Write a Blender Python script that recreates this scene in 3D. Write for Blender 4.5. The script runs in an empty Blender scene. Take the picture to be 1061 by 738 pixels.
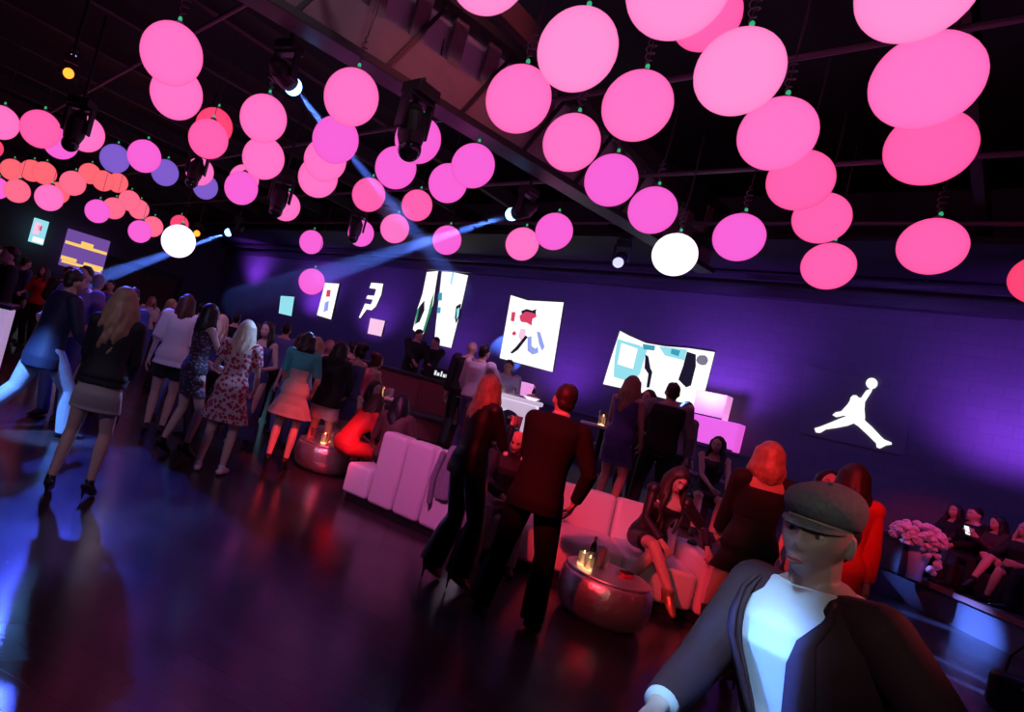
import bpy, bmesh, math, random
from mathutils import Vector, Matrix, Quaternion
random.seed(7)
S = bpy.context.scene
COL = S.collection
R = math.radians
# ------------------------------------------------------------------ camera
F, CX, CY, CAMZ, ROLL, PITCH = 620.0, 410.0, 360.0, 1.62, R(14.5), R(1.43)
cr, sr = math.cos(ROLL), math.sin(ROLL)
FW = Vector((0, math.cos(PITCH), math.sin(PITCH)))
UPC = Vector((0, -math.sin(PITCH), math.cos(PITCH)))
RT = Vector((1, 0, 0))
CAM = Vector((0, 0, CAMZ))
def ray(px, py):
    du, dv = px - CX, py - CY
    u, v = du * cr + dv * sr, -du * sr + dv * cr
    return RT * (u / F) + UPC * (-v / F) + FW
def P(px, py, depth): return CAM + ray(px, py) * depth
def G(px, py, z=0.0):
    d = ray(px, py)
    return CAM + d * ((z - CAMZ) / d.z)
NW = Vector((0.7317, 0.6816, 0)).normalized()      # outward normal of the long wall
DW = Vector((-NW.y, NW.x, 0))                      # along the long wall, away to the left
WD = 14.0
def W(px, py, off=0.0):
    d = ray(px, py)
    return CAM + d * ((WD - off) / d.dot(NW))
cd = bpy.data.cameras.new('camera'); cam = bpy.data.objects.new('camera', cd); COL.objects.link(cam)
ix = RT * cr + UPC * sr
iy = RT * -sr + UPC * cr
iz = -FW
m = Matrix((ix, iy, iz)).transposed().to_4x4(); m.translation = CAM
cam.matrix_world = m
cd.sensor_fit = 'HORIZONTAL'; cd.sensor_width = 36; cd.lens = F / 1061 * 36
cd.shift_x = (530.5 - CX) / 1061; cd.shift_y = (CY - 369) / 1061
cd.clip_start = 0.05; cd.clip_end = 200
S.camera = cam
S.view_settings.view_transform = 'Standard'; S.view_settings.look = 'None'
S.view_settings.gamma = 1; S.view_settings.use_curve_mapping = False; S.view_settings.exposure = 0
w = bpy.data.worlds.new('world'); S.world = w; w.use_nodes = True
w.node_tree.nodes['Background'].inputs[0].default_value = (0.35, 0.12, 0.5, 1)
w.node_tree.nodes['Background'].inputs[1].default_value = 0.012
# ------------------------------------------------------------------ materials
def lin(c):
    return tuple((x / 255 / 12.92) if x <= 10 else (((x / 255) + 0.055) / 1.055) ** 2.4 for x in c)
MATS = {}
def mat(name, col=(.5, .5, .5), rough=.6, metal=0.0, emit=None, es=1.0, spec=.5, noise=0.0, nscale=20, bump=0.0, bscale=60):
    if name in MATS: return MATS[name]
    M = bpy.data.materials.new(name); M.use_nodes = True
    nt = M.node_tree; b = nt.nodes['Principled BSDF']
    b.inputs['Base Color'].default_value = (*col, 1); b.inputs['Roughness'].default_value = rough
    b.inputs['Metallic'].default_value = metal; b.inputs['Specular IOR Level'].default_value = spec
    if emit:
        b.inputs['Emission Color'].default_value = (*emit, 1); b.inputs['Emission Strength'].default_value = es
    if noise:
        tc = nt.nodes.new('ShaderNodeTexCoord'); n = nt.nodes.new('ShaderNodeTexNoise')
        n.inputs['Scale'].default_value = nscale; n.inputs['Detail'].default_value = 4
        nt.links.new(tc.outputs['Object'], n.inputs['Vector'])
        mx = nt.nodes.new('ShaderNodeMix'); mx.data_type = 'RGBA'
        mx.inputs[6].default_value = (*[c * (1 - noise) for c in col], 1)
        mx.inputs[7].default_value = (*[min(1, c * (1 + noise)) for c in col], 1)
        nt.links.new(n.outputs['Fac'], mx.inputs[0]); nt.links.new(mx.outputs[2], b.inputs['Base Color'])
    if bump:
        tc = nt.nodes.new('ShaderNodeTexCoord'); n = nt.nodes.new('ShaderNodeTexNoise')
        n.inputs['Scale'].default_value = bscale; n.inputs['Detail'].default_value = 3
        nt.links.new(tc.outputs['Object'], n.inputs['Vector'])
        bp = nt.nodes.new('ShaderNodeBump'); bp.inputs['Strength'].default_value = bump; bp.inputs['Distance'].default_value = .01
        nt.links.new(n.outputs['Fac'], bp.inputs['Height']); nt.links.new(bp.outputs[0], b.inputs['Normal'])
    MATS[name] = M
    return M
def glow(name, col, es=1.0):
    if name in MATS: return MATS[name]
    M = bpy.data.materials.new(name); M.use_nodes = True
    nt = M.node_tree; nt.nodes.clear()
    e = nt.nodes.new('ShaderNodeEmission'); o = nt.nodes.new('ShaderNodeOutputMaterial')
    e.inputs[0].default_value = (*col, 1); e.inputs[1].default_value = es
    nt.links.new(e.outputs[0], o.inputs[0]); MATS[name] = M
    return M
# ------------------------------------------------------------------ object helpers
def thing(name, label, cat, loc=(0, 0, 0), rz=0.0, group=None):
    o = bpy.data.objects.new(name, None); COL.objects.link(o)
    o.location = loc; o.rotation_euler = (0, 0, rz); o.empty_display_size = .1
    return tag(o, label, cat, group)
def tag(o, label, cat, group=None, kind=None):
    o['label'] = label; o['category'] = cat
    if group: o['group'] = group
    if kind: o['kind'] = kind
    return o
def link_mesh(name, verts, faces, M=None, parent=None, smooth=False):
    me = bpy.data.meshes.new(name); me.from_pydata([tuple(v) for v in verts], [], faces); me.update()
    if smooth:
        for p in me.polygons: p.use_smooth = True
    o = bpy.data.objects.new(name, me); COL.objects.link(o)
    if M: me.materials.append(M)
    if parent: o.parent = parent
    return o
class B:
    """collects closed pieces of one mesh"""
    def __init__(s): s.v = []; s.f = []
    def add(s, vs, fs):
        n = len(s.v); s.v += [Vector(v) for v in vs]; s.f += [tuple(i + n for i in f) for f in fs]; return s
    def loft(s, rings, cap=True):
        n = len(rings[0]); vs = [p for r in rings for p in r]; fs = []
        for i in range(len(rings) - 1):
            for k in range(n):
                a, b = i * n + k, i * n + (k + 1) % n
                fs.append((a, b, b + n, a + n))
        if cap:
            fs.append(tuple(range(n - 1, -1, -1))); m0 = (len(rings) - 1) * n
            fs.append(tuple(m0 + k for k in range(n)))
        return s.add(vs, fs)
    def tube(s, pts, rad, n=12, round_ends=(True, True), flat=1.0, side=None):
        pts = [Vector(p) for p in pts]; rings = []
        if isinstance(rad, (int, float)): rad = [rad] * len(pts)
        ref = Vector(side) if side else None
        d0 = (pts[1] - pts[0]).normalized()
        if ref is None: ref = d0.orthogonal()
        prev = ref
        def ring(c, d, r):
            nonlocal prev
            x = prev - d * prev.dot(d)
            if x.length < 1e-4: x = d.orthogonal()
            x.normalize(); prev = x; y = d.cross(x)
            return [c + x * (r * math.cos(2 * math.pi * k / n)) + y * (r * flat * math.sin(2 * math.pi * k / n)) for k in range(n)]
        if round_ends[0]:
            for a in (80, 50, 22): rings.append(ring(pts[0] - d0 * rad[0] * math.sin(R(a)), d0, rad[0] * math.cos(R(a))))
        for i, p in enumerate(pts):
            if i == 0: d = d0
            elif i == len(pts) - 1: d = (pts[i] - pts[i - 1]).normalized()
            else: d = ((pts[i] - pts[i - 1]).normalized() + (pts[i + 1] - pts[i]).normalized()).normalized()
            rings.append(ring(p, d, rad[i]))
        if round_ends[1]:
            d1 = (pts[-1] - pts[-2]).normalized()
            for a in (22, 50, 80): rings.append(ring(pts[-1] + d1 * rad[-1] * math.sin(R(a)), d1, rad[-1] * math.cos(R(a))))
        return s.loft(rings)
    def ell(s, c, r, rot=None, n=16, m=10):
        c = Vector(c); vs = [c + ((rot @ Vector((0, 0, -r[2]))) if rot else Vector((0, 0, -r[2])))]; fs = []
        for i in range(1, m):
            t = -math.pi / 2 + math.pi * i / m
            for k in range(n):
                a = 2 * math.pi * k / n
                q = Vector((r[0] * math.cos(t) * math.cos(a), r[1] * math.cos(t) * math.sin(a), r[2] * math.sin(t)))
                vs.append(c + (rot @ q if rot else q))
        q = Vector((0, 0, r[2])); vs.append(c + (rot @ q if rot else q)); top = len(vs) - 1
        for k in range(n): fs.append((0, 1 + (k + 1) % n, 1 + k))
        for i in range(m - 2):
            for k in range(n):
                a, b = 1 + i * n + k, 1 + i * n + (k + 1) % n
                fs.append((a, b, b + n, a + n))
        for k in range(n): fs.append((top, 1 + (m - 2) * n + k, 1 + (m - 2) * n + (k + 1) % n))
        return s.add(vs, fs)
    def box(s, c, d, rz=0.0, rot=None):
        c = Vector(c); q = rot or Matrix.Rotation(rz, 3, 'Z')
        vs = [c + q @ Vector((sx * d[0] / 2, sy * d[1] / 2, sz * d[2] / 2)) for sz in (-1, 1) for sy in (-1, 1) for sx in (-1, 1)]
        return s.add(vs, [(0, 2, 3, 1), (4, 5, 7, 6), (0, 1, 5, 4), (2, 6, 7, 3), (0, 4, 6, 2), (1, 3, 7, 5)])
    def lathe(s, c, prof, n=32):
        c = Vector(c)
        return s.loft([[c + Vector((r * math.cos(2 * math.pi * k / n), r * math.sin(2 * math.pi * k / n), z)) for k in range(n)] for r, z in prof])
    def bar(s, a, b, wd, ht):
        a, b = Vector(a), Vector(b); d = (b - a).normalized()
        x = Vector((d.y, -d.x, 0))
        x = x.normalized() if x.length > 1e-4 else Vector((1, 0, 0))
        y = x.cross(d)
        rings = [[p + x * (sx * wd / 2) + y * (sy * ht / 2) for sx, sy in ((-1, -1), (1, -1), (1, 1), (-1, 1))] for p in (a, b)]
        return s.loft(rings)
    def prism(s, poly, z0, z1):
        n = len(poly)
        vs = [Vector((p[0], p[1], z0)) for p in poly] + [Vector((p[0], p[1], z1)) for p in poly]
        return s.add(vs, [tuple(range(n - 1, -1, -1)), tuple(range(n, 2 * n))] + [(k, (k + 1) % n, (k + 1) % n + n, k + n) for k in range(n)])
    def obj(s, name, M, parent=None, smooth=False, bevel=0.0, remesh=0.0, it=4, subsurf=0, seg=2):
        o = link_mesh(name, s.v, s.f, M, parent, smooth)
        if remesh:
            md = o.modifiers.new('r', 'REMESH'); md.mode = 'VOXEL'; md.voxel_size = remesh; md.use_smooth_shade = True
            if it:
                sm = o.modifiers.new('s', 'SMOOTH'); sm.factor = .5; sm.iterations = it
        if bevel:
            md = o.modifiers.new('b', 'BEVEL'); md.width = bevel; md.segments = seg; md.limit_method = 'ANGLE'
        if subsurf:
            md = o.modifiers.new('u', 'SUBSURF'); md.levels = subsurf; md.render_levels = subsurf
        return o
def struct(o): o['kind'] = 'structure'; return o
# ================================================================== THE ROOM
def dn(d, n, z=0.0): v = DW * d + NW * n; return Vector((v.x, v.y, z))
D0, D1, N0, N1, ZC = -9.0, 29.0, -9.0, WD, 7.2
def floor_mat():
    M = bpy.data.materials.new('dark polished planks'); M.use_nodes = True; nt = M.node_tree; b = nt.nodes['Principled BSDF']
    tc = nt.nodes.new('ShaderNodeTexCoord'); mp = nt.nodes.new('ShaderNodeMapping'); mp.inputs['Rotation'].default_value = (0, 0, R(20))
    br = nt.nodes.new('ShaderNodeTexBrick')
    br.inputs['Scale'].default_value = 1.0; br.inputs['Brick Width'].default_value = 1.6; br.inputs['Row Height'].default_value = .16
    br.inputs['Mortar Size'].default_value = .003; br.offset = .37
    br.inputs['Color1'].default_value = (.050, .034, .040, 1); br.inputs['Color2'].default_value = (.032, .022, .028, 1); br.inputs['Mortar'].default_value = (.004, .003, .003, 1)
    nt.links.new(tc.outputs['Object'], mp.inputs[0]); nt.links.new(mp.outputs[0], br.inputs[0]); nt.links.new(br.outputs[0], b.inputs['Base Color'])
    n = nt.nodes.new('ShaderNodeTexNoise'); n.inputs['Scale'].default_value = 2.2; n.inputs['Detail'].default_value = 5
    nt.links.new(mp.outputs[0], n.inputs['Vector'])
    mr = nt.nodes.new('ShaderNodeMapRange'); mr.inputs[3].default_value = .14; mr.inputs[4].default_value = .30
    nt.links.new(n.outputs['Fac'], mr.inputs[0]); nt.links.new(mr.outputs[0], b.inputs['Roughness'])
    bp = nt.nodes.new('ShaderNodeBump'); bp.inputs['Strength'].default_value = .12; bp.inputs['Distance'].default_value = .004
    nt.links.new(br.outputs['Fac'], bp.inputs['Height']); bp.invert = True
    nt.links.new(bp.outputs[0], b.inputs['Normal'])
    return M
def wall_mat():
    M = bpy.data.materials.new('dark block wall'); M.use_nodes = True; nt = M.node_tree; b = nt.nodes['Principled BSDF']
    tc = nt.nodes.new('ShaderNodeTexCoord'); br = nt.nodes.new('ShaderNodeTexBrick')
    br.inputs['Scale'].default_value = 1.0; br.inputs['Brick Width'].default_value = .42; br.inputs['Row Height'].default_value = .21
    br.inputs['Mortar Size'].default_value = .008
    br.inputs['Color1'].default_value = (.095, .09, .112, 1); br.inputs['Color2'].default_value = (.085, .08, .10, 1); br.inputs['Mortar'].default_value = (.075, .07, .09, 1)
    nt.links.new(tc.outputs['UV'], br.inputs[0]); nt.links.new(br.outputs[0], b.inputs['Base Color'])
    b.inputs['Roughness'].default_value = .75
    bp = nt.nodes.new('ShaderNodeBump'); bp.inputs['Strength'].default_value = .22; bp.inputs['Distance'].default_value = .004; bp.invert = True
    nt.links.new(br.outputs['Fac'], bp.inputs['Height']); nt.links.new(bp.outputs[0], b.inputs['Normal'])
    return M
MW = wall_mat()
def wall(name, a, b, th=.2, z1=ZC):
    a, b = Vector(a), Vector(b); d = (b - a).normalized(); L = (b - a).length
    bm = bmesh.new(); uv = bm.loops.layers.uv.new('UVMap')
    vs = [(0, 0, 0), (L, 0, 0), (L, 0, z1), (0, 0, z1), (0, th, 0), (L, th, 0), (L, th, z1), (0, th, z1)]
    V = [bm.verts.new(v) for v in vs]
    for f in ((0, 1, 2, 3), (5, 4, 7, 6), (3, 2, 6, 7), (0, 4, 5, 1), (4, 0, 3, 7), (1, 5, 6, 2)):
        fc = bm.faces.new([V[i] for i in f])
        for l in fc.loops: l[uv].uv = (l.vert.co.x + l.vert.co.y, l.vert.co.z)
    me = bpy.data.meshes.new(name); bm.to_mesh(me); bm.free(); me.materials.append(MW)
    o = bpy.data.objects.new(name, me); COL.objects.link(o); o.location = a
    o.rotation_euler = (0, 0, math.atan2(d.y, d.x)); return struct(o)
fl = B().prism([dn(D0, N0), dn(D0, N1), dn(D1, N1), dn(D1, N0)][::-1], -.15, 0).obj('floor', floor_mat()); struct(fl)
wall('wall_screens', dn(D1, N1), dn(D0, N1))
wall('wall_far_end', dn(D1, N0), dn(D1, N1))
wall('wall_near_end', dn(D0, N1), dn(D0, N0))
wall('wall_behind', dn(D0, N0), dn(D1, N0))
BLK = mat('matte black paint', (.012, .010, .014), .75)
DARK = mat('dark steel', (.03, .026, .034), .5)
struct(B().prism([dn(D0, N0), dn(D0, N1), dn(D1, N1), dn(D1, N0)][::-1], ZC, ZC + .15).obj('ceiling', BLK))
# long pipe / cornice running along the wall of screens, where the dark roof starts
struct(B().bar(dn(D0, WD - .12, 4.98), dn(D1, WD - .12, 4.98), .2, .16).obj('trim_1', DARK))
struct(B().bar(dn(D0, WD - .5, 5.22), dn(D1, WD - .5, 5.22), .12, .1).obj('trim_2', DARK))
struct(B().prism([dn(D0, WD), dn(D0, WD - 2.6), dn(D1, WD - 2.6), dn(D1, WD)], 5.36, 5.46).obj('ceiling_edge', BLK))
# girder running to the wall
ga, gb = P(690, 255, 11.0), P(270, 0, 6.2)
zg = 4.95
def atz(px, py, z): return G(px, py, z)
ga = atz(700, 262, zg); gb = atz(280, 6, zg)
gd = (ga - gb).normalized(); gs = Vector((gd.y, -gd.x, 0))          # gs points to the right / camera side
gA = gb - gd * 5; gB = ga + gd * 1.2
PANEL = mat('grey brown girder web', (.26, .17, .20), .7, noise=.3, nscale=3)
PALE = mat('pale backing sheet', (.62, .56, .66), .7)
gr = B().bar(gA, gB, .34, .10)
gr.bar(gA + Vector((0, 0, 1.25)), gB + Vector((0, 0, 1.25)), .34, .12)
struct(gr.obj('ceiling_beam', DARK, bevel=.01))
web = B()
hgt = 1.2
L = (gB - gA).length
# web: solid lower sheet and upper frames with openings
web.bar(gA + Vector((0, 0, .33)), gB + Vector((0, 0, .33)), .05, .56)
k = 0.0
while k < L:
    p = gA + gd * k
    web.box(p + Vector((0, 0, .9)), (.22, .05, .62), rz=math.atan2(gd.y, gd.x)); k += .62
struct(web.obj('ceiling_beam_panel', PANEL))
struct(B().bar(gA + gs * -.12 + Vector((0, 0, .92)), gB + gs * -.12 + Vector((0, 0, .92)), .02, .5).obj('ceiling_beam_backing', PALE))
br = B(); k = .3
while k < L - .7:
    p = gA + gd * k + gs * .06
    br.bar(p + Vector((0, 0, .08)), p + gd * .62 + Vector((0, 0, 1.2)), .04, .05); k += 1.24
struct(br.obj('ceiling_beam_brace', DARK))
# purlins, ducts and conduits under the dark roof
jo = B()
for k in range(-7, 30, 2):
    jo.bar(dn(k, N0, 6.3), dn(k, WD, 5.9), .12, .3)
struct(jo.obj('ceiling_joist', mat('joist paint', (.035, .022, .028), .7)))
cn = B()
for n_, z in ((3.0, 5.6), (6.2, 5.5), (8.4, 5.35), (10.4, 5.3)):
    cn.tube([dn(D0, n_, z), dn(D1, n_, z)], .035, n=8)
struct(cn.obj('ceiling_conduit', mat('conduit', (.10, .07, .10), .45, .3)))
# raised seating platform along the wall
PZ = .45
PLAT = mat('platform carpet', (.05, .035, .045), .8, noise=.25, nscale=8)
RISER = mat('platform riser', (.13, .11, .15), .4)
edge = [(-1.6, 9.6), (.9, 7.25), (3.7, 6.5), (4.5, 6.35), (8.62, 10.15), (8.45, 7.4), (8.3, 3.2)]
w0 = dn(D0 + 1.0, WD - .02); w1 = dn(9.0, WD - .02)
poly = edge + [(w0.x, w0.y), (w1.x, w1.y)]
struct(B().prism(poly, 0.001, PZ - .03).obj('floor_platform', RISER))
struct(B().prism([(x, y) for x, y in poly], PZ - .03, PZ).obj('floor_platform_top', PLAT))
# thin reddish strip along the top edge of the right hand riser
NOSE = mat('step edge strip', (.35, .12, .12), .4)
nb = B()
for a, b in (((8.62, 10.15), (8.45, 7.4)), ((8.45, 7.4), (8.3, 3.2))):
    nb.bar((a[0] - .03, a[1], PZ - .03), (b[0] - .03, b[1], PZ - .03), .06, .07)
struct(nb.obj('trim_3', NOSE))
# ================================================================== HANGING GLOBE LAMPS
PK = {'p': lin((255, 118, 202)), 'h': lin((255, 146, 216)), 'r': lin((255, 98, 178)), 'm': lin((250, 100, 218)), 'o': lin((255, 104, 118)),
      'c': lin((255, 110, 145)), 'v': lin((128, 92, 205)), 'd': lin((255, 70, 120))}
RIM = {'p': lin((255, 62, 140)), 'h': lin((255, 84, 160)), 'r': lin((250, 45, 115)), 'm': lin((238, 62, 170)), 'o': lin((245, 62, 80)), 'c': lin((248, 66, 105)), 'v': lin((95, 66, 170)), 'd': lin((235, 40, 85)), 'w': (.9, .62, .95)}  # deeper rim tones: shading painted into the globe glow
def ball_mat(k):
    """milky globe: inner light falloff painted into the emission, deeper where seen edge on"""
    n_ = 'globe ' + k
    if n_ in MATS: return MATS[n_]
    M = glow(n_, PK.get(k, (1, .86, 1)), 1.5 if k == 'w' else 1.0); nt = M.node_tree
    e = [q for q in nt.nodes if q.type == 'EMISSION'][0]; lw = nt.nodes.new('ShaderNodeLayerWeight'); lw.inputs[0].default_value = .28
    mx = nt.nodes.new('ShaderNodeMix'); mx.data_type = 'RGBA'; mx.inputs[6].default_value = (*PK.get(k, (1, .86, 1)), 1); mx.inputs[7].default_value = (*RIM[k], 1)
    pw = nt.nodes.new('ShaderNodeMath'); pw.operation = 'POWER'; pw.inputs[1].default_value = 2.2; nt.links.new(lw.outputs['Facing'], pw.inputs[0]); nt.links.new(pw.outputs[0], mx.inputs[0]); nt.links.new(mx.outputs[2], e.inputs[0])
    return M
CORD = mat('dark flex', (.06, .05, .06), .5)
LED = mat('green pilot lamp', (.05, .4, .2), .4, emit=(.05, .8, .35), es=.5)
CAPM = mat('grey socket cap', (.2, .18, .2), .5)
DB = .6
BALLS = [
 (507, -31, 84, 'h', 'pink glowing ball cut by the top edge left of the big pair of balls'),
 (598, 52, 81, 'h', 'large pale pink glowing ball hanging above the diamond of four balls left of centre top'),
 (537, 103, 67, 'p', 'pink glowing ball beside the dark girder, left member of the diamond of four'),
 (592, 148, 58, 'p', 'pink glowing ball directly below the large pale pink one, lowest of the diamond of four'),
 (660, 110, 70, 'p', 'pink glowing ball at the right corner of the diamond of four'),
 (633, 187, 53, 'm', 'magenta glowing ball at the upper end of the short row leading to the white ball'),
 (676, 218, 48, 'm', 'magenta glowing ball just above and left of the right hand white ball'),
 (699, 264, 44, 'w', 'bright white glowing ball beneath the end of the dark girder'),
 (765.5, 246, 49, 'm', 'magenta glowing ball hanging alone to the right of the white ball'),
 (703, -15, 103, 'h', 'huge pale pink glowing ball cut by the top edge over a smaller ball'),
 (732, 17, 67, 'r', 'deeper pink ball mostly hidden behind the huge ball at the top edge'),
 (765.5, 75, 85, 'h', 'big pale pink glowing ball at the top of the chain of five overlapping balls'),
 (805, 139, 73, 'p', 'pink glowing ball second from the top in the chain of five overlapping balls'),
 (829, 187, 61, 'r', 'pink glowing ball in the middle of the chain of five overlapping balls'),
 (851, 226, 52, 'r', 'deep pink glowing ball fourth down the chain of five overlapping balls'),
 (858, 276, 48, 'r', 'deep pink glowing ball at the bottom of the chain of five, above the wall emblem'),
 (950, -13, 105, 'h', 'huge pink glowing ball cut by the top edge near the right corner'),
 (959, 84, 95, 'p', 'big pink glowing ball in the middle of the right hand stack of three'),
 (963, 153, 76, 'r', 'deep pink glowing ball at the bottom of the right hand stack of three'),
 (965.5, 255.5, 58, 'r', 'deep pink glowing ball hanging alone near the right edge below the stack of three'),
 (1080, 290, 52, 'd', 'red pink glowing ball cut by the right edge of the view'),
 (364, 101, 57, 'p', 'pink glowing ball at the top of the chain beside the blue beams'),
 (347.7, 145, 48, 'm', 'magenta glowing ball second in the chain beside the blue beams'),
 (337, 166, 44, 'p', 'pink glowing ball third in the chain beside the blue beams, mostly overlapped'),
 (329.5, 184, 41, 'p', 'pink glowing ball at the bottom of the chain beside the blue beams'),
 (433, 145, 48, 'm', 'magenta glowing ball half hidden behind a black moving head under the girder'),
 (410, 174, 43, 'm', 'magenta glowing ball touching the lower left of the half hidden one under the girder'),
 (490, 172, 45, 'm', 'magenta glowing ball in front of the pair below the middle of the girder'),
 (464, 190, 40, 'm', 'magenta glowing ball behind left in the pair below the middle of the girder'),
 (382, 202, 34.5, 'r', 'small deep pink ball left of the others in the loose cluster below the girder'),
 (432, 213, 32, 'r', 'small deep pink ball in the middle of the loose cluster below the girder'),
 (409, 237, 30, 'p', 'small pink ball at the bottom of the loose cluster below the girder'),
 (374, 242, 27, 'm', 'small magenta crescent of a ball behind a black fixture above the posters'),
 (463, 249, 30, 'm', 'small magenta ball crossed by the blue beam over the tall screen'),
 (541, 253, 34, 'p', 'pink ball just under the blue spotlight beside the girder end'),
 (574, 240, 38, 'm', 'magenta ball right of the blue spotlight beside the girder end'),
 (322.5, 251, 24.5, 'm', 'tiny magenta ball hanging above the lowest lone ball over the crowd'),
 (323, 292, 27, 'm', 'lowest magenta ball of all, hanging beside the narrow poster over the crowd'),
 (178, 56, 62, 'p', 'big pink glowing ball on top of the high pair at upper left'),
 (183, 97, 52, 'p', 'pink glowing ball underneath in the high pair at upper left'),
 (216, 144, 40, 'r', 'pink ball between the high pair and the white ball, small red one behind it'),
 (222, 131, 37, 'd', 'small red pink ball peeping out above another ball left of the blue spotlight'),
 (273, 123, 48, 'p', 'pink glowing ball on top of the pair left of the blue beams'),
 (273, 164, 43, 'p', 'pink glowing ball underneath in the pair left of the blue beams'),
 (250, 195, 34, 'm', 'magenta ball in front of another, left of the dark fixture near the middle'),
 (253, 186, 30, 'p', 'pink ball mostly covered by the magenta one left of the dark fixture'),
 (296, 214, 30, 'p', 'pink crescent of a ball behind the dark fixture right of the pair of pink balls'),
 (207, 178, 28, 'p', 'small pink crescent of a ball above the lowest violet ball'),
 (213, 194, 25, 'v', 'violet ball below the pink crescent, lowest of the three violet balls'),
 (149.5, 162, 33, 'm', 'magenta ball between the two violet balls at left'),
 (119, 164.5, 29, 'v', 'violet ball left of the magenta one between violet balls'),
 (171, 179, 27, 'v', 'violet ball right of and below the magenta one between violet balls'),
 (89, 139, 36, 'p', 'pink crescent of a ball behind the black moving head at far left'),
 (42, 134, 38, 'r', 'pink ball in front of another near the left edge, left of the black moving head'),
 (63, 148, 33, 'm', 'magenta ball overlapped by a pink ball, below the black moving head at far left'),
 (1, 127, 34, 'p', 'pink ball cut by the left edge, uppermost there'),
 (-8, 153, 20, 'd', 'sliver of a red ball at the left edge below the uppermost one'),
 (12.5, 176, 22, 'o', 'small coral ball next to the left edge, first of the upper coral row'),
 (33, 177, 22, 'o', 'small coral ball second in the upper coral row at left, half overlapped'),
 (46, 179.5, 23, 'o', 'small coral ball third in the upper coral row at left'),
 (18, 198, 24, 'c', 'small coral pink ball below the first of the upper coral row'),
 (-3, 195, 22, 'm', 'small magenta ball cut by the left edge beside a coral pink one'),
 (51, 205, 27, 'p', 'small pink ball in front of a coral one above the glowing wall panel'),
 (60, 200, 22, 'o', 'small coral ball behind the pink one above the glowing wall panel'),
 (75.5, 190, 25, 'c', 'small coral pink ball standing alone between the upper and middle coral rows'),
 (93, 180, 21, 'o', 'small coral ball first of the slanting row of three under the violet ball'),
 (107, 187.5, 21, 'o', 'small coral ball in the middle of the slanting row of three under the violet ball'),
 (122, 189.5, 20, 'o', 'small coral ball last of the slanting row of three under the violet ball'),
 (101, 219, 24, 'm', 'small pink ball first of the row of four above the yellow lit sign'),
 (118, 216, 22, 'c', 'small coral pink ball second of the row of four above the yellow lit sign'),
 (134, 208, 21, 'c', 'small coral pink ball, highest of the row of four above the yellow lit sign'),
 (144, 217, 20, 'c', 'small coral pink ball last of the row of four above the yellow lit sign'),
 (145, 240, 23, 'm', 'small pink ball in front of another just left of the left hand white ball'),
 (158, 235, 21, 'c', 'small coral pink ball behind another just left of the left hand white ball'),
 (185, 250, 34, 'w', 'bright white glowing ball over the crowd at left'),
 (186, 232, 18, 'd', 'small red pink ball peeping out above the left hand white ball'),
]
def uv_sphere(r, n=32, m=20): return B().ell((0, 0, 0), (r, r, r), n=n, m=m)
SPH = uv_sphere(DB / 2)
def coil(h0, h1, seed):
    rr = random.Random(seed); pts = []; n = 60
    for i in range(n + 1):
        t = i / n; a = t * math.pi * 2 * 5
        rad = .035 * math.sin(math.pi * t) + .006
        pts.append((rad * math.cos(a), rad * math.sin(a), h0 + (h1 - h0) * t))
    return pts
for i, (x, y, d, c, lab) in enumerate(BALLS):
    r = ray(x, y); depth = DB * F / d
    pos = CAM + r * depth
    t = thing('hanging_ball_lamp', lab, 'ball lamp', pos, 0, 'glowing ball lamps hung under the roof')
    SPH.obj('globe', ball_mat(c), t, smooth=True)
    near = d > 40
    B().lathe((0, 0, DB / 2 - .012), [(.05, 0), (.05, .03), (.03, .05), (.012, .06)], 16).obj('socket_cap', CAPM, t, smooth=True)
    B().ell((.0, -.02, DB / 2 + .055), (.02, .02, .028), n=10, m=8).obj('pilot_light', LED, t, smooth=True)
    top = max(5.85, pos.z + .7) - pos.z
    cb = B()
    if near:
        cb.tube(coil(DB / 2 + .06, DB / 2 + .40, i), .006, n=6)
        cb.tube([(.006, 0, DB / 2 + .40), (.03, .02, DB / 2 + .7), (0, 0, top)], .006, n=6)
        cb.tube([(0, 0, DB / 2 + .05), (0, 0, top)], .004, n=6)
    else:
        cb.tube([(0, 0, DB / 2 + .04), (0, 0, top)], .0045, n=6)
    cb.obj('cord', CORD, t)
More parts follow.
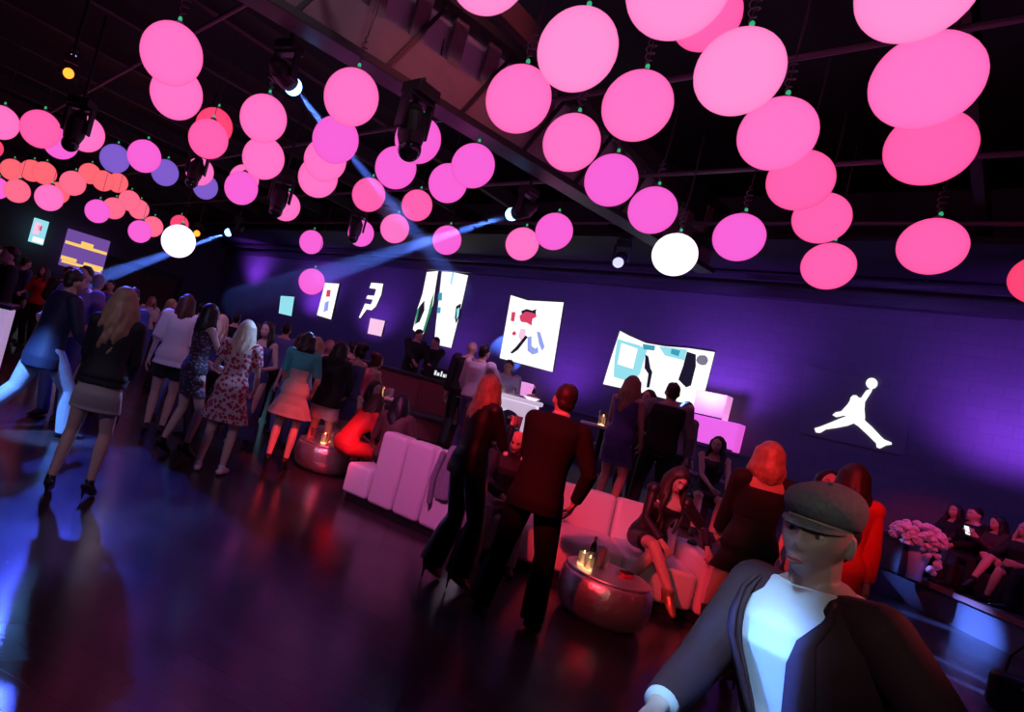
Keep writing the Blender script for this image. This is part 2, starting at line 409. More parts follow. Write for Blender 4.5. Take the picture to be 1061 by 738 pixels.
# ================================================================== STAGE LIGHT FIXTURES
LENSB = glow('blue lamp lens', (.16, .42, 1.0), 9)
LENSO = glow('amber lamp lens', (1.0, .22, .02), 3)
LENSD = mat('dark glass lens', (.02, .02, .03), .1)
LENSC = glow('pale lamp lens', (.5, .5, .9), 1.5)
FIXM = mat('black fixture housing', (.014, .013, .016), .55)
def moving_head(pos, aim, lens, label, s=1.0, top=5.85, nm='moving_head_light'):
    """base box on top, U yoke, tilted head with a lens; pos = centre of the head"""
    pos = Vector(pos); d = (Vector(aim) - pos).normalized()
    yaw = math.atan2(-d.x, d.y)
    t = thing(nm, label, 'stage light', pos, yaw, 'stage lights under the roof')
    dl = Matrix.Rotation(-yaw, 3, 'Z') @ d
    b = B().box((0, 0, .40 * s), (.36 * s, .3 * s, .14 * s)); b.obj('base', FIXM, t, bevel=.02 * s)
    y = B().box((.20 * s, 0, .13 * s), (.045 * s, .13 * s, .44 * s)).box((-.20 * s, 0, .13 * s), (.045 * s, .13 * s, .44 * s)).box((0, 0, .32 * s), (.44 * s, .14 * s, .05 * s))
    y.obj('yoke', FIXM, t, bevel=.015 * s)
    h = B().tube([dl * -.2 * s, dl * -.12 * s, dl * .12 * s, dl * .25 * s, dl * .26 * s], [.10 * s, .155 * s, .16 * s, .125 * s, .12 * s], n=20, round_ends=(True, False))
    hd = h.obj('head', FIXM, t, smooth=False, bevel=.006)
    B().ell(dl * .29 * s, (.135 * s,) * 3, None, 20, 14).obj('lens', lens, hd, smooth=True)
    B().tube([(0, 0, .46 * s), (0, 0, top - pos.z)], .025, n=8).obj('pole', FIXM, t)
    return t, d
DARKHEADS = [(427, 131, 48.8, 'black moving head light in front of a magenta ball just below the girder', 1.12, (.15, -.2), 4.86),
             (79, 132, 36, 'black moving head light in front of the pink crescent at far left', 1.1, (0, 0), 5.85),
             (203, 176, 30, 'small black moving head light in front of the pink crescent above a violet ball', 1.0, (0, 0), 5.85),
             (290, 205, 31, 'small black moving head light in front of the crescent right of the pink pair', 1.05, (0, 0), 5.85),
             (369, 236, 28, 'small black moving head light in front of the crescent above the posters', .9, (0, 0), 5.3)]
for x, y, d, lab, s, off, tp in DARKHEADS:
    p = P(x, y, .6 * F / d - .75)
    moving_head(p, p + Vector((off[0], -.15, -1)), LENSD, lab, s * .9, tp)
# ================================================================== SCREENS, POSTERS AND SIGNS ON THE WALL
LW = glow('white screen', (1, .97, .95), 1.15); LC = glow('pale cyan screen', lin((150, 225, 240)), 1.0)
LR = glow('red screen', lin((225, 70, 110)), .9); LB = glow('blue screen', lin((150, 165, 240)), 1.0)
LK = glow('dark screen', lin((40, 34, 62)), .6); LT = glow('teal screen', lin((70, 175, 205)), .8); LG = glow('grey screen', lin((150, 140, 165)), .7)
LGR = glow('green screen', lin((60, 150, 120)), .8); LP = glow('pink screen', lin((250, 200, 235)), 1.0)
CASE = mat('screen case', (.02, .02, .025), .5)
def wpoly(name, pts, M, off0, off1, parent=None, org=None):
    """flat polygon traced on the wall plane, given thickness towards the room"""
    org = org or Vector((0, 0, 0)); c = [W(*p, 0) for p in pts]; n = len(c)
    a = [q - NW * off0 - org for q in c]; b = [q - NW * off1 - org for q in c]
    vs = a + b
    fs = [tuple(range(n - 1, -1, -1)), tuple(range(n, 2 * n))] + [(k, (k + 1) % n, (k + 1) % n + n, k + n) for k in range(n)]
    o = link_mesh(name, vs, fs, M, parent)
    bm = bmesh.new(); bm.from_mesh(o.data); bmesh.ops.recalc_face_normals(bm, faces=bm.faces); bmesh.ops.triangulate(bm, faces=[f for f in bm.faces if len(f.verts) > 4]); bm.to_mesh(o.data); bm.free()
    return o
def sign(name, label, cat, outline, M, shapes, group=None, case=True):
    org = sum((W(*p) for p in outline), Vector()) / len(outline)
    t = thing(name, label, cat, org, 0, group)
    if case: wpoly('case', outline, CASE, .0, .05, t, org)
    p = wpoly('panel', outline, M, .05 if case else .0, .06, t, org)
    for i, (nm, pts, mm) in enumerate(shapes):
        wpoly(nm, pts, mm, .06, .064 + .001 * i, t, org)
    return t
def blob(cx, cy, rx, ry, n=14, rot=0.0, seed=1, j=.15):
    rr = random.Random(seed); c, s = math.cos(rot), math.sin(rot); o = []
    for k in range(n):
        a = 2 * math.pi * k / n; q = 1 + rr.uniform(-j, j)
        x, y = rx * q * math.cos(a), ry * q * math.sin(a); o.append((cx + x * c - y * s, cy + x * s + y * c))
    return o
GRP = 'lit screens on the long wall'
# square poster screen with the red and blue picture
sign('wall_screen', 'tall bright white screen with a red and blue picture above the white bar table', 'screen',
     [(530.5, 306.5), (548, 312), (585, 314), (573.5, 386), (519, 371.5)], LW, [
     ('picture_shape', [(539.5, 328), (543, 325), (546, 321.5), (551, 322), (556.5, 324), (557, 329), (553, 331), (552, 338), (547, 335), (541, 334), (540, 331)], LR),
     ('picture_shape', [(531.5, 324), (535.5, 324), (534, 334), (530.5, 333)], LR),
     ('picture_shape', blob(534, 346, 2.2, 2.2, 9, 0, 3), LR),
     ('picture_shape', [(541, 341), (546, 342), (545, 350), (541, 354), (538.5, 349)], LP),
     ('picture_shape', [(546, 348), (548, 350), (538, 363), (532, 367), (530, 366), (536, 360)], LK),
     ('picture_shape', [(541.5, 323), (547, 320.8), (553, 322.5), (557, 321), (556, 326), (552, 324.5), (546, 323.5), (542, 326)], LK),
     ('picture_shape', [(548, 350), (552, 349), (552, 359), (556, 362), (558.5, 360), (559, 366), (553, 368), (548, 364)], LB),
     ('picture_shape', [(557.5, 344), (561, 345), (565.5, 360), (563, 364), (560, 357)], LB)], GRP)
# tall screen with two bright figures
sign('wall_screen', 'tall ragged bright screen of two upright white shapes behind the dark stage figures', 'screen',
     [(443.5, 282.5), (455, 281.5), (452, 300), (450, 315), (444, 335), (438.5, 350), (429, 342), (434, 320), (439, 305)], LW, [
     ('picture_shape', [(436, 318), (441, 312), (441, 322), (436, 334), (432, 336)], LK),
     ('picture_shape', [(433.5, 322), (436, 318), (433, 334), (430.5, 338)], LGR),
     ('picture_shape', [(448, 312), (451, 304), (448.5, 322), (441, 345), (439, 345), (445, 325)], LGR)], GRP)
sign('wall_screen', 'tall bright screen column with blue spots right of the ragged one on the stage wall', 'screen',
     [(459, 282), (470, 282.5), (486, 286), (483, 300), (479, 318), (475, 335), (468.5, 361), (451, 357), (453, 335), (456, 310)], LW, [
     ('picture_shape', [(455.5, 304), (459.5, 304), (459, 312), (455, 312)], LT),
     ('picture_shape', [(454.6, 319), (458, 319), (457.5, 325), (454, 325)], LT),
     ('picture_shape', [(474, 318), (479, 315), (478, 326), (474, 336), (472.5, 330)], LK),
     ('picture_shape', [(474.6, 321), (477.6, 319), (476.6, 328), (474.2, 332)], LC),
     ('picture_shape', [(470, 283), (472, 283.2), (469, 296), (467.8, 295)], LC)], GRP)
# wide screen
sign('wall_screen', 'wide bright screen with cyan scene and dark figure beside the pink lit boxes', 'screen',
     [(643.5, 343.5), (652, 348), (670, 356), (690, 359.5), (715, 361.5), (741.5, 365.5), (735, 392), (727, 422), (700, 416), (660, 406), (626, 398.5), (634, 372)], LW, [
     ('picture_shape', [(641, 352), (662, 358), (672, 362), (664, 388), (656, 397), (637, 391), (638, 372)], LC),
     ('picture_shape', [(645, 356), (662, 362), (657, 383), (641, 378)], LW),
     ('picture_shape', [(667, 357), (680, 359), (679, 364), (668, 362.5)], LT),
     ('picture_shape', [(684, 359.5), (713, 363), (710, 374), (690, 369)], LC),
     ('picture_shape', [(697, 362), (706, 364), (704, 370), (696, 367)], LT),
     ('picture_shape', [(670, 368), (673, 370), (675, 382), (677, 386), (674, 402), (671, 402), (673, 388), (669, 382)], LK),
     ('picture_shape', [(713, 365), (722, 368), (722, 380), (717, 400), (712, 402), (704, 394), (709, 380), (711, 372)], LK),
     ('picture_shape', blob(729, 374, 6, 5.5, 12, 0, 4, .1), LG),
     ('picture_shape', [(703, 402), (713, 404), (712, 412), (701, 411)], LW)], GRP)
# narrow poster, far
sign('wall_screen', 'small narrow white poster screen with a red spot, beside the lowest ball', 'screen',
     [(338, 293.5), (352.5, 294.5), (344, 331.5), (329.5, 327)], LW, [
     ('picture_shape', [(340, 301), (344, 301), (343, 308), (339, 308)], LR),
     ('picture_shape', [(338, 314), (342, 312), (341, 322), (336.5, 324)], LB)], GRP)
# numeral shaped sign
sign('wall_sign', 'white lit sign shaped like an angular numeral three with a tail', 'sign',
     [(386, 293.5), (398, 294.5), (396, 306), (390.5, 318), (386, 322), (381, 321), (374.5, 330), (373, 329.5), (379.5, 315), (385.5, 316), (387.5, 311), (380.5, 310), (382, 306.5), (389, 307), (391, 300), (384, 299)], LW, [], None, True)
# far bright screens half hidden by the crowd
sign('wall_screen', 'small far blue green lit screen over the heads left of the narrow poster', 'screen',
     [(292, 307), (306, 308), (303, 328), (290, 325)], LC, [], GRP)
sign('wall_screen', 'low bright bluish screen behind heads under the numeral sign', 'screen',
     [(385, 330), (400, 333), (396, 349), (382, 346)], LP, [], GRP)
# white emblem: leaping figure with a ball
EMB = glow('white emblem', (1, .98, 1), 1.2)
org = W(885, 430)
t = thing('wall_emblem', 'white lit emblem of a leaping figure holding up a ball', 'emblem', org)
PANL = mat('emblem backing panel', (.09, .085, .11), .6)
wpoly('backing_panel', [(833.5, 377), (889, 394), (946, 411), (937, 473), (888, 462), (829, 449)], PANL, .0, .03, t, org)
S8 = 281 / 798
def q(x, y): return (780 + x * S8, 340 + y * S8)
body = [q(*p) for p in [(336, 176), (333, 168), (340, 184), (341, 182), (353, 180), (350, 188), (331, 218), (329, 240), (331, 262), (330, 272), (352, 292), (378, 320), (388, 329), (408, 337), (410, 343),
     (393, 346), (375, 355), (366, 352), (364, 340), (340, 316), (312, 290), (298, 281), (280, 288), (250, 294), (216, 299), (200, 309), (187, 308), (183, 296), (200, 291), (228, 280), (256, 268), (277, 260), (270, 258), (247, 263), (236, 257), (245, 249), (262, 246), (280, 226), (287, 215),
     (289, 206), (296, 199), (306, 199), (313, 206), (320, 207), (330, 192), (336, 184)][2:]]
wpoly('figure', body, EMB, .03, .05, t, org)
wpoly('ball', blob(*q(351, 164), 17 * S8, 16 * S8, 18, 0, 1, .0), EMB, .03, .05, t, org)
# far end wall: sign with yellow bands and a bright picture
def far_panel(name, label, cat, px, depth, wd, ht, M, bars):
    c = P(*px, depth); rz = math.atan2(-NW.y, -NW.x)
    t = thing(name, label, cat, c, math.atan2(NW.y, NW.x))
    B().box((0, 0, 0), (wd, .06, ht)).obj('panel', M, t, bevel=.02)
    for (cx, cz, w_, h_, mm) in bars: B().box((cx, -.04, cz), (w_, .03, h_)).obj('lit_band', mm, t, bevel=.01)
    return t
YEL = glow('yellow band', lin((255, 205, 110)), 1.0); LAV = glow('lavender sign face', lin((125, 85, 175)), .8)
far_panel('wall_sign', 'far lavender lit sign with yellow bands over the heads at left', 'sign', (88, 262), 26.0, 1.75, 1.6, LAV,
          [(0, .22, 1.7, .13, YEL), (.0, .36, .5, .16, YEL), (-.55, -.45, .62, .16, YEL), (.45, -.48, .8, .16, YEL), (0, -.6, 1.6, .12, YEL)])
far_panel('wall_screen', 'far small bright screen high at the left edge under the coral balls', 'screen', (40, 240), 24.5, .55, 1.0, LC,
          [(-.1, .1, .22, .5, LP), (.05, -.35, .4, .2, LW), (0, .15, .15, .2, LR)])
# doorway on the far end wall
BRN = mat('brown door leaf', (.10, .055, .03), .6); FRM = mat('door frame paint', (.03, .02, .025), .6)
dcen = dn(D1 - .04, 10.2); dz = math.atan2(NW.y, NW.x)
dr = bpy.data.objects.new('door_1', None); COL.objects.link(dr); dr.location = dcen; dr.rotation_euler = (0, 0, dz); dr['kind'] = 'structure'
B().box((-.8, 0, 1.4), (1.55, .06, 2.8)).box((.8, 0, 1.4), (1.55, .06, 2.8)).obj('door_leaf', BRN, dr, bevel=.02)
B().box((-1.7, -.02, 1.5), (.2, .1, 3.0)).box((1.7, -.02, 1.5), (.2, .1, 3.0)).box((0, -.02, 2.95), (3.6, .1, .25)).obj('door_frame', FRM, dr)
# ================================================================== WHITE SOFAS
LEA = mat('white leather', (.80, .76, .78), .42, bump=.08, bscale=25); PLN = mat('black plinth', (.01, .009, .01), .5)
def frame_from(a, b):
    d = b - a; return math.atan2(d.y, d.x), d.length
sa, sb, sbb, se = G(350, 516), G(457, 564), G(478, 574), G(738, 655)
def cush(M4, c, d): return B().box(c, d)
rz, LA = frame_from(sa, sb)
t = thing('sofa', 'white leather sofa turned away from us, tall seamed back and low open end at left', 'sofa', sa, rz)
B().box((LA / 2, .46, .05), (LA - .1, .82, .09)).obj('plinth', PLN, t)
x0 = .36; n = 2; step = (LA - .02 - x0) / n
B().box((.17, .45, .255), (.34, .88, .34)).obj('seat', LEA, t, bevel=.045, seg=4, smooth=True)
for k in range(n):
    B().box((x0 + step * (k + .5), .57, .26), (step - .012, .64, .35)).obj('seat', LEA, t, bevel=.045, seg=4, smooth=True)
n = 3; step = (LA - x0) / n
for k in range(n):
    B().box((x0 + step * (k + .5), .125, .48), (step - .008, .25, .80)).obj('back_cushion', LEA, t, bevel=.05, seg=4, smooth=True)
sb2 = sbb + Vector((.14, -.02, 0))
rzb, LB_ = frame_from(sb2, se)
tb = thing('sofa', 'white leather sofa facing us with the woman in black seated on it', 'sofa', sb2, rzb)
B().box((LB_ / 2, .5, .05), (LB_ - .1, .86, .09)).obj('plinth', PLN, tb)
n = 3; step = (LB_ - .2) / n
for k in range(n):
    B().box((step * (k + .5), .40, .265), (step - .01, .78, .34)).obj('seat', LEA, tb, bevel=.05, seg=4, smooth=True)
    B().box((step * (k + .5), .90, .46), (step - .01, .24, .74), rot=Matrix.Rotation(R(-5), 3, 'X')).obj('back_cushion', LEA, tb, bevel=.06, seg=4, smooth=True)
B().box((LB_ - .09, .5, .34), (.19, 1.0, .5)).obj('arm', LEA, tb, bevel=.045, seg=4, smooth=True)
def sofB(x, y, z): return Vector(sb2) + Matrix.Rotation(rzb, 3, 'Z') @ Vector((x, y, z))
def sofA(x, y, z): return Vector(sa) + Matrix.Rotation(rz, 3, 'Z') @ Vector((x, y, z))
# ================================================================== HAMMERED SILVER DRUM TABLES
SIL = mat('hammered silver', (.78, .73, .73), .30, .85, bump=.55, bscale=26)
def drum(px, py, r, h, label):
    c = G(px, py)
    t = thing('drum_table', label, 'table', c, 0)
    prof = [(r * .66, 0.0), (r * .78, .02), (r * .91, h * .18), (r * .99, h * .42), (r, h * .56), (r * .985, h * .74), (r * .945, h * .90), (r * .90, h * .965)]
    B().lathe((0, 0, 0), prof, 48).obj('body', SIL, t, smooth=True)
    B().lathe((0, 0, h * .965), [(r * .90, 0), (r * .915, .012), (r * .90, .024), (0.01, .024)], 48).obj('top', SIL, t, bevel=.004)
    return c, h * .965 + .024
tc1, th1 = drum(619, 640, .375, .37, 'round hammered silver drum table beside the man in the dark suit')
tc2, th2 = drum(331, 487, .39, .37, 'round hammered silver drum table at the left end of the white sofas')
# things on the tables
CUP = mat('candle glass', (1, .8, .5), .15, emit=(1.0, .55, .18), es=.8); FLM = glow('candle flame', (1.0, .62, .2), 7)
WAX = mat('candle wax', (.95, .8, .6), .5, emit=(1, .62, .26), es=2.6)
GLS = mat('clear drinking glass', (.75, .65, .70), .08); GLS.node_tree.nodes['Principled BSDF'].inputs['Transmission Weight'].default_value = .75
PKD = mat('pink drink', (.9, .25, .35), .2); AMB = mat('amber drink', (.6, .25, .06), .15); REDB = mat('red box', (.5, .03, .03), .5); LBL = mat('paper label', (.8, .75, .7), .7)
GBT = mat('dark green bottle glass', (.02, .035, .02), .08); FOIL = mat('bottle foil', (.55, .42, .12), .3, .8)
def candle(p, label, grp=None, h=.09):
    t = thing('candle_holder', label, 'candle', p, 0, grp)
    B().lathe((0, 0, 0), [(.03, 0), (.038, .006), (.042, h), (.037, h), (.033, .012), (.004, .012)], 20).obj('glass_cup', GLS, t, smooth=True)
    B().lathe((0, 0, .012), [(.031, 0), (.033, h * .6), (.004, h * .62)], 18).obj('wax', WAX, t)
    B().tube([(0, 0, h * .7), (0, 0, h * .85), (.002, 0, h * 1.15)], [.006, .008, .002], n=8).obj('flame', FLM, t, smooth=True)
def tumbler(p, label, M=PKD, h=.12, r=.036, grp=None):
    t = thing('drinking_glass', label, 'glass', p, 0, grp)
    B().lathe((0, 0, 0), [(r * .8, 0), (r * .85, .004), (r, h), (r * .93, h), (r * .78, .012), (.003, .012)], 20).obj('glass', GLS, t, smooth=True)
    B().lathe((0, 0, .013), [(r * .77, 0), (r * .86, h * .6), (.003, h * .6)], 18).obj('drink', M, t)
    return t
def bottle(p, label, s=1.0, M=GBT, grp=None):
    t = thing('bottle', label, 'bottle', p, 0, grp)
    B().lathe((0, 0, 0), [(.034 * s, 0), (.038 * s, .01 * s), (.038 * s, .17 * s), (.03 * s, .21 * s), (.015 * s, .24 * s), (.013 * s, .30 * s)], 20).obj('glass', M, t, smooth=True)
    B().lathe((0, 0, .245 * s), [(.0165 * s, 0), (.0155 * s, .058 * s), (.004, .062 * s)], 16).obj('neck_foil', FOIL, t)
    B().lathe((0, 0, .06 * s), [(.039 * s, 0), (.0392 * s, .07 * s)], 20).obj('label', LBL, t)
def on1(dx, dy): return tc1 + Vector((dx, dy, th1))
def on2(dx, dy): return tc2 + Vector((dx, dy, th2))
candle(on1(-.20, -.06), 'lit candle on the drum table, nearer of two by the suited man', None, .10)
candle(on1(-.21, .06), 'lit candle on the drum table, rear of two by the suited man', None, .10)
tumbler(on1(-.06, .08), 'tall clear glass on the drum table right behind the candles', AMB, .17, .04)
bottle(on1(-.10, .17), 'dark bottle with pale label standing behind the candles on the drum table', .75)
t = thing('menu_card', 'white folded card standing on the drum table beside the bottle', 'card', on1(.0, .14), R(-20))
B().box((0, .02, .075), (.07, .004, .15), rot=Matrix.Rotation(R(12), 3, 'X')).box((0, -.02, .075), (.07, .004, .15), rot=Matrix.Rotation(R(-12), 3, 'X')).obj('card', LBL, t)
t = thing('small_box', 'small red box lying on the drum table at the right', 'box', on1(.14, -.02), R(15))
B().box((0, 0, .018), (.09, .06, .034)).obj('tray', REDB, t, bevel=.004); B().box((0, 0, .042), (.094, .064, .014)).obj('lid', mat('black card', (.02, .01, .01), .5), t, bevel=.003)
candle(on2(-.03, -.16), 'lit candle on the far left drum table, front of its two', None, .12)
candle(on2(.0, .05), 'lit candle on the far left drum table, rear of its two', None, .12)
tumbler(on2(-.2, .02), 'pink lit glass on the far left drum table, left of the candles', PKD, .14, .045)
tumbler(on2(.12, -.02), 'tall pink lit glass on the far left drum table, just right of the candles', PKD, .19, .05)
tumbler(on2(.2, .12), 'pink lit glass at the right side of the far left drum table', PKD, .15, .045)
# ================================================================== WHITE BAR TABLE ON THE PLATFORM
WGL = mat('lit white plastic', (.85, .82, .88), .35, emit=(.9, .75, 1.0), es=.55)
bt = P(533, 412, 9.4); bt.z = PZ
rb = R(-20)
t = thing('bar_table', 'white glowing high table with arched legs in front of the man in white', 'table', bt, rb)
B().box((0, 0, 1.10), (.86, .55, .07)).obj('table_top', WGL, t, bevel=.02)
def arch(x0, x1, h, th, y0, y1, n=14):
    """arched side panel with a round opening"""
    out = [(x0, 0), (x0, h), (x1, h), (x1, 0)]
    xm, rx, hz = (x0 + x1) / 2, (x1 - x0) / 2 - th, h - th
    inn = [(xm + rx * math.cos(math.pi * k / n), (hz - rx * .9) + rx * .9 * math.sin(math.pi * k / n)) for k in range(n + 1)]
    poly = [(x0, 0), (x0, h), (x1, h), (x1, 0), (xm + rx, 0)] + inn + [(xm - rx, 0)]
    n_ = len(poly); vs = [(x, y0, z) for x, z in poly] + [(x, y1, z) for x, z in poly]
    fs = [tuple(range(n_)), tuple(range(2 * n_ - 1, n_ - 1, -1))] + [(k, k + n_, (k + 1) % n_ + n_, (k + 1) % n_) for k in range(n_)]
    return vs, fs
for y0, y1 in ((-.25, -.19), (.19, .25)):
    B().add(*arch(-.38, .38, 1.06, .15, y0, y1)).obj('leg', WGL, t)
def onbt(x, y): return bt + Matrix.Rotation(rb, 3, 'Z') @ Vector((x, y, 1.136))
tumbler(onbt(-.22, 0), 'clear glass on the white bar table at its left end', PKD, .12, .036)
tumbler(onbt(-.05, .1), 'clear glass in the middle of the white bar table', LBL, .12, .036)
t = thing('serving_tray', 'low pink lit dish on the right end of the white bar table', 'dish', onbt(.26, 0), 0)
B().lathe((0, 0, 0), [(.06, 0), (.12, .03), (.125, .045), (.115, .045), (.06, .01), (.003, .01)], 24).obj('dish', WGL, t); B().ell((0, 0, .05), (.09, .09, .04)).obj('food', PKD, t, smooth=True)
# ================================================================== COUNTER ALONG THE WALL WITH LIT BOXES
CNT = mat('dark counter laminate', (.05, .042, .06), .5)
def wallbox(name, label, cat, dctr, nfront, width, depth, z0, z1, M, top=True):
    """box standing against the long wall: centre along the wall dctr"""
    c = dn(dctr, nfront + depth / 2, z0); t = thing(name, label, cat, c, math.atan2(DW.y, DW.x))
    B().box((0, 0, (z1 - z0 - .06) / 2), (width, depth - .04, z1 - z0 - .06)).obj('body', M, t, bevel=.01)
    B().box((0, 0, z1 - z0 - .03), (width + .03, depth, .06)).obj('worktop', M, t, bevel=.01)
    n = max(2, int(width / 1.2))
    for k in range(n):
        B().box((-width / 2 + (k + .5) * width / n, depth / 2 - .02, (z1 - z0) / 2 - .05), (width / n - .05, .02, z1 - z0 - .25)).obj('front_panel', M, t, bevel=.006)
    return t
def dofp(px, py): v = W(px, py); return v.dot(DW)
d1, d2 = dofp(560, 405), dofp(800, 470)
wallbox('counter', 'long dark counter along the wall under the wide screen', 'counter', (d1 + d2) / 2, WD - .75, abs(d1 - d2), .7, PZ, 1.58, CNT)
wallbox('bench', 'long dark upholstered step bench in front of the wall counter', 'bench', (d1 + d2) / 2 + .3, WD - 1.75, abs(d1 - d2) + .5, .9, PZ, 1.0, CNT)
BXW = mat('white lit box', (.85, .8, .85), .4, emit=(1.0, .12, .78), es=.75)
BXT = mat('white lit cube', (.9, .85, .9), .4, emit=(1.0, .36, .72), es=.75)
def litbox(label, dc, z0, wd, ht, M, dep=.4, n=None, name='light_box'):
    c = dn(dc, (WD - .40) if n is None else n, z0); t = thing(name, label, 'light box', c, math.atan2(DW.y, DW.x))
    B().box((0, 0, ht / 2), (wd, dep, ht)).obj('shell', M, t, bevel=.02)
    B().box((0, 0, .015), (wd * .96, dep * 1.02, .03)).obj('foot_trim', DARK, t)
litbox('wide magenta lit box on the wall counter carrying a smaller white box', dofp(743, 444), 1.58, 1.18, .58, BXW)
litbox('pale pink lit cube standing on the wide magenta box', dofp(745, 421), 2.16, .62, .52, BXT, .36)
litbox('pale pink lit cube on the counter below the red and blue picture screen', dofp(553, 395), 1.58, .42, .40, BXT, .34)
bottle(dn(dofp(566, 399), WD - .5, 1.58), 'dark bottle on the counter right of the pale pink cube', 1.2, GBT)
# ================================================================== DJ STAGE
BTH = mat('dark red booth front', (.30, .06, .09), .55)
bc = P(424, 392, 12.0)
rbz = R(-24)
t = thing('dj_booth', 'long low dark red fronted booth before the dark stage figures', 'booth', (bc.x, bc.y, PZ), rbz)
B().box((0, 0, .5), (2.6, .7, 1.0)).obj('body', BTH, t, bevel=.02); B().box((0, 0, 1.03), (2.7, .78, .06)).obj('worktop', CNT, t, bevel=.01)
for k in range(3): B().box((-.86 + .86 * k, -.36, .5), (.8, .02, .85)).obj('front_panel', BTH, t, bevel=.006)
t2 = thing('stage_step', 'dark red step running along the foot of the stage booth', 'step', (bc.x + .3 * math.cos(rbz) + 1.0 * math.sin(rbz), bc.y + .3 * math.sin(rbz) - 1.0 * math.cos(rbz), PZ), rbz)
B().box((0, 0, .2), (3.6, 1.0, .38)).obj('riser', BTH, t2, bevel=.02); B().box((0, -.02, .40), (3.65, 1.05, .04)).obj('tread', CNT, t2)
lp = P(457, 386, 11.7)
t3 = thing('laptop_case', 'black equipment case with white writing on the stage booth', 'case', (lp.x, lp.y, PZ + 1.06), rbz)
lpb = bc + Matrix.Rotation(rbz, 3, 'Z') @ Vector((.82, 0, 0)); t3.location = (lpb.x, lpb.y, PZ + 1.06)
B().box((0, -.05, .11), (.95, .5, .22)).obj('case_body', BLK, t3, bevel=.02)
lt = glow('white writing', (.8, .85, .95), .9)
lb = B()
for k, (w_, h_) in enumerate(((.04, .09), (.05, .06), (.03, .10), (.05, .06), (.05, .07), (.03, .09), (.05, .06))):
    lb.box((-.2 + .062 * k, -.305, .10 + h_ / 2 - .03), (w_, .006, h_))
lb.obj('lettering', lt, t3)
# ================================================================== LEFT EDGE BAR
lbp = P(-52, 378, 7.6)
WPN = mat('lit white bar front', (.85, .8, .85), .4, emit=(.8, .55, 1.0), es=.42)
t = thing('bar_unit', 'white lit bar block at the left edge behind the man in the blue suit', 'bar', (lbp.x, lbp.y, 0), R(25))
B().box((0, 0, .52), (1.0, .6, 1.04)).obj('body', WPN, t, bevel=.03); B().box((0, 0, 1.07), (1.06, .66, .06)).obj('worktop', CNT, t, bevel=.01); B().box((0, 0, .04), (.96, .62, .08)).obj('plinth', PLN, t)
def onbar(x, y): return Vector((lbp.x, lbp.y, 1.10)) + Matrix.Rotation(R(25), 3, 'Z') @ Vector((x, y, 0))
candle(onbar(.28, -.1), 'glowing red and white candle on the bar block at the left edge', None, .14)
# ================================================================== WHITE CUBE SEAT BEHIND THE SOFA (by seated woman in brown)
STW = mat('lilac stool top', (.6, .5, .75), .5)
sp = P(441, 452, 7.6)
t = thing('cube_stool', 'lilac lit white cube seat right of the seated woman with long dark hair', 'stool', (sp.x, sp.y, 0), R(20))
B().box((0, 0, .24), (.45, .45, .40)).obj('body', STW, t, bevel=.03, smooth=True, seg=3); B().box((0, 0, .48), (.47, .47, .09)).obj('cushion', STW, t, bevel=.035, smooth=True, seg=3); B().box((0, 0, .02), (.40, .40, .04)).obj('plinth', PLN, t)
# white tall cube behind left table (pink lit)
sp = P(352, 447, 8.3)
t = thing('cube_stool', 'white cube seat glowing pink behind the far left drum table', 'stool', (sp.x, sp.y, 0), R(-30))
B().box((0, 0, .24), (.5, .5, .40)).obj('body', LEA, t, bevel=.03, smooth=True, seg=3); B().box((0, 0, .48), (.52, .52, .09)).obj('cushion', LEA, t, bevel=.035, smooth=True, seg=3); B().box((0, 0, .02), (.45, .45, .04)).obj('plinth', PLN, t)
# high table with red lit drinks behind the pink group
sp = P(401, 397, 9.2)
t = thing('pedestal_table', 'small round high table with glowing red drinks behind the seated crowd', 'table', (sp.x, sp.y, 0), 0)
B().lathe((0, 0, 0), [(.25, 0), (.25, .02), (.04, .05), (.035, 1.0), (.10, 1.04)], 24).obj('pedestal', DARK, t); B().lathe((0, 0, 1.04), [(.30, 0), (.31, .02), (.30, .035), (.01, .035)], 28).obj('table_top', LEA, t)
for k, (dx, dy) in enumerate(((-.12, -.1), (.02, -.14), (.1, .05), (-.05, .08))):
    tumbler(Vector((sp.x + dx, sp.y + dy, 1.075)), ['red lit glass at the left of the small high table', 'red lit glass at the front of the small high table', 'red lit glass at the right of the small high table', 'red lit glass at the back of the small high table'][k], PKD, .15, .04)
candle(Vector((sp.x - .02, sp.y - .02, 1.075)), 'lit candle among red glasses on the small high table', None, .12)
# high table with pink lit flowers right of the suited man
sp = P(622, 452, 7.6); sp.z = PZ
t = thing('pedestal_table', 'small round high table behind the sofa right of the suited man', 'table', sp, 0)
B().lathe((0, 0, 0), [(.25, 0), (.25, .02), (.04, .05), (.035, 1.0), (.10, 1.02)], 24).obj('pedestal', DARK, t); B().lathe((0, 0, 1.02), [(.27, 0), (.28, .02), (.27, .035), (.01, .035)], 28).obj('table_top', LEA, t)
candle(sp + Vector((-.06, -.1, 1.055)), 'lit candle on the small high table right of the suited man', None, .12)
tumbler(sp + Vector((.06, -.05, 1.055)), 'pink lit glass on the small high table right of the suited man', PKD, .15, .045)
tumbler(sp + Vector((.0, .1, 1.055)), 'pale pink glass behind the candle right of the suited man', LBL, .18, .045)
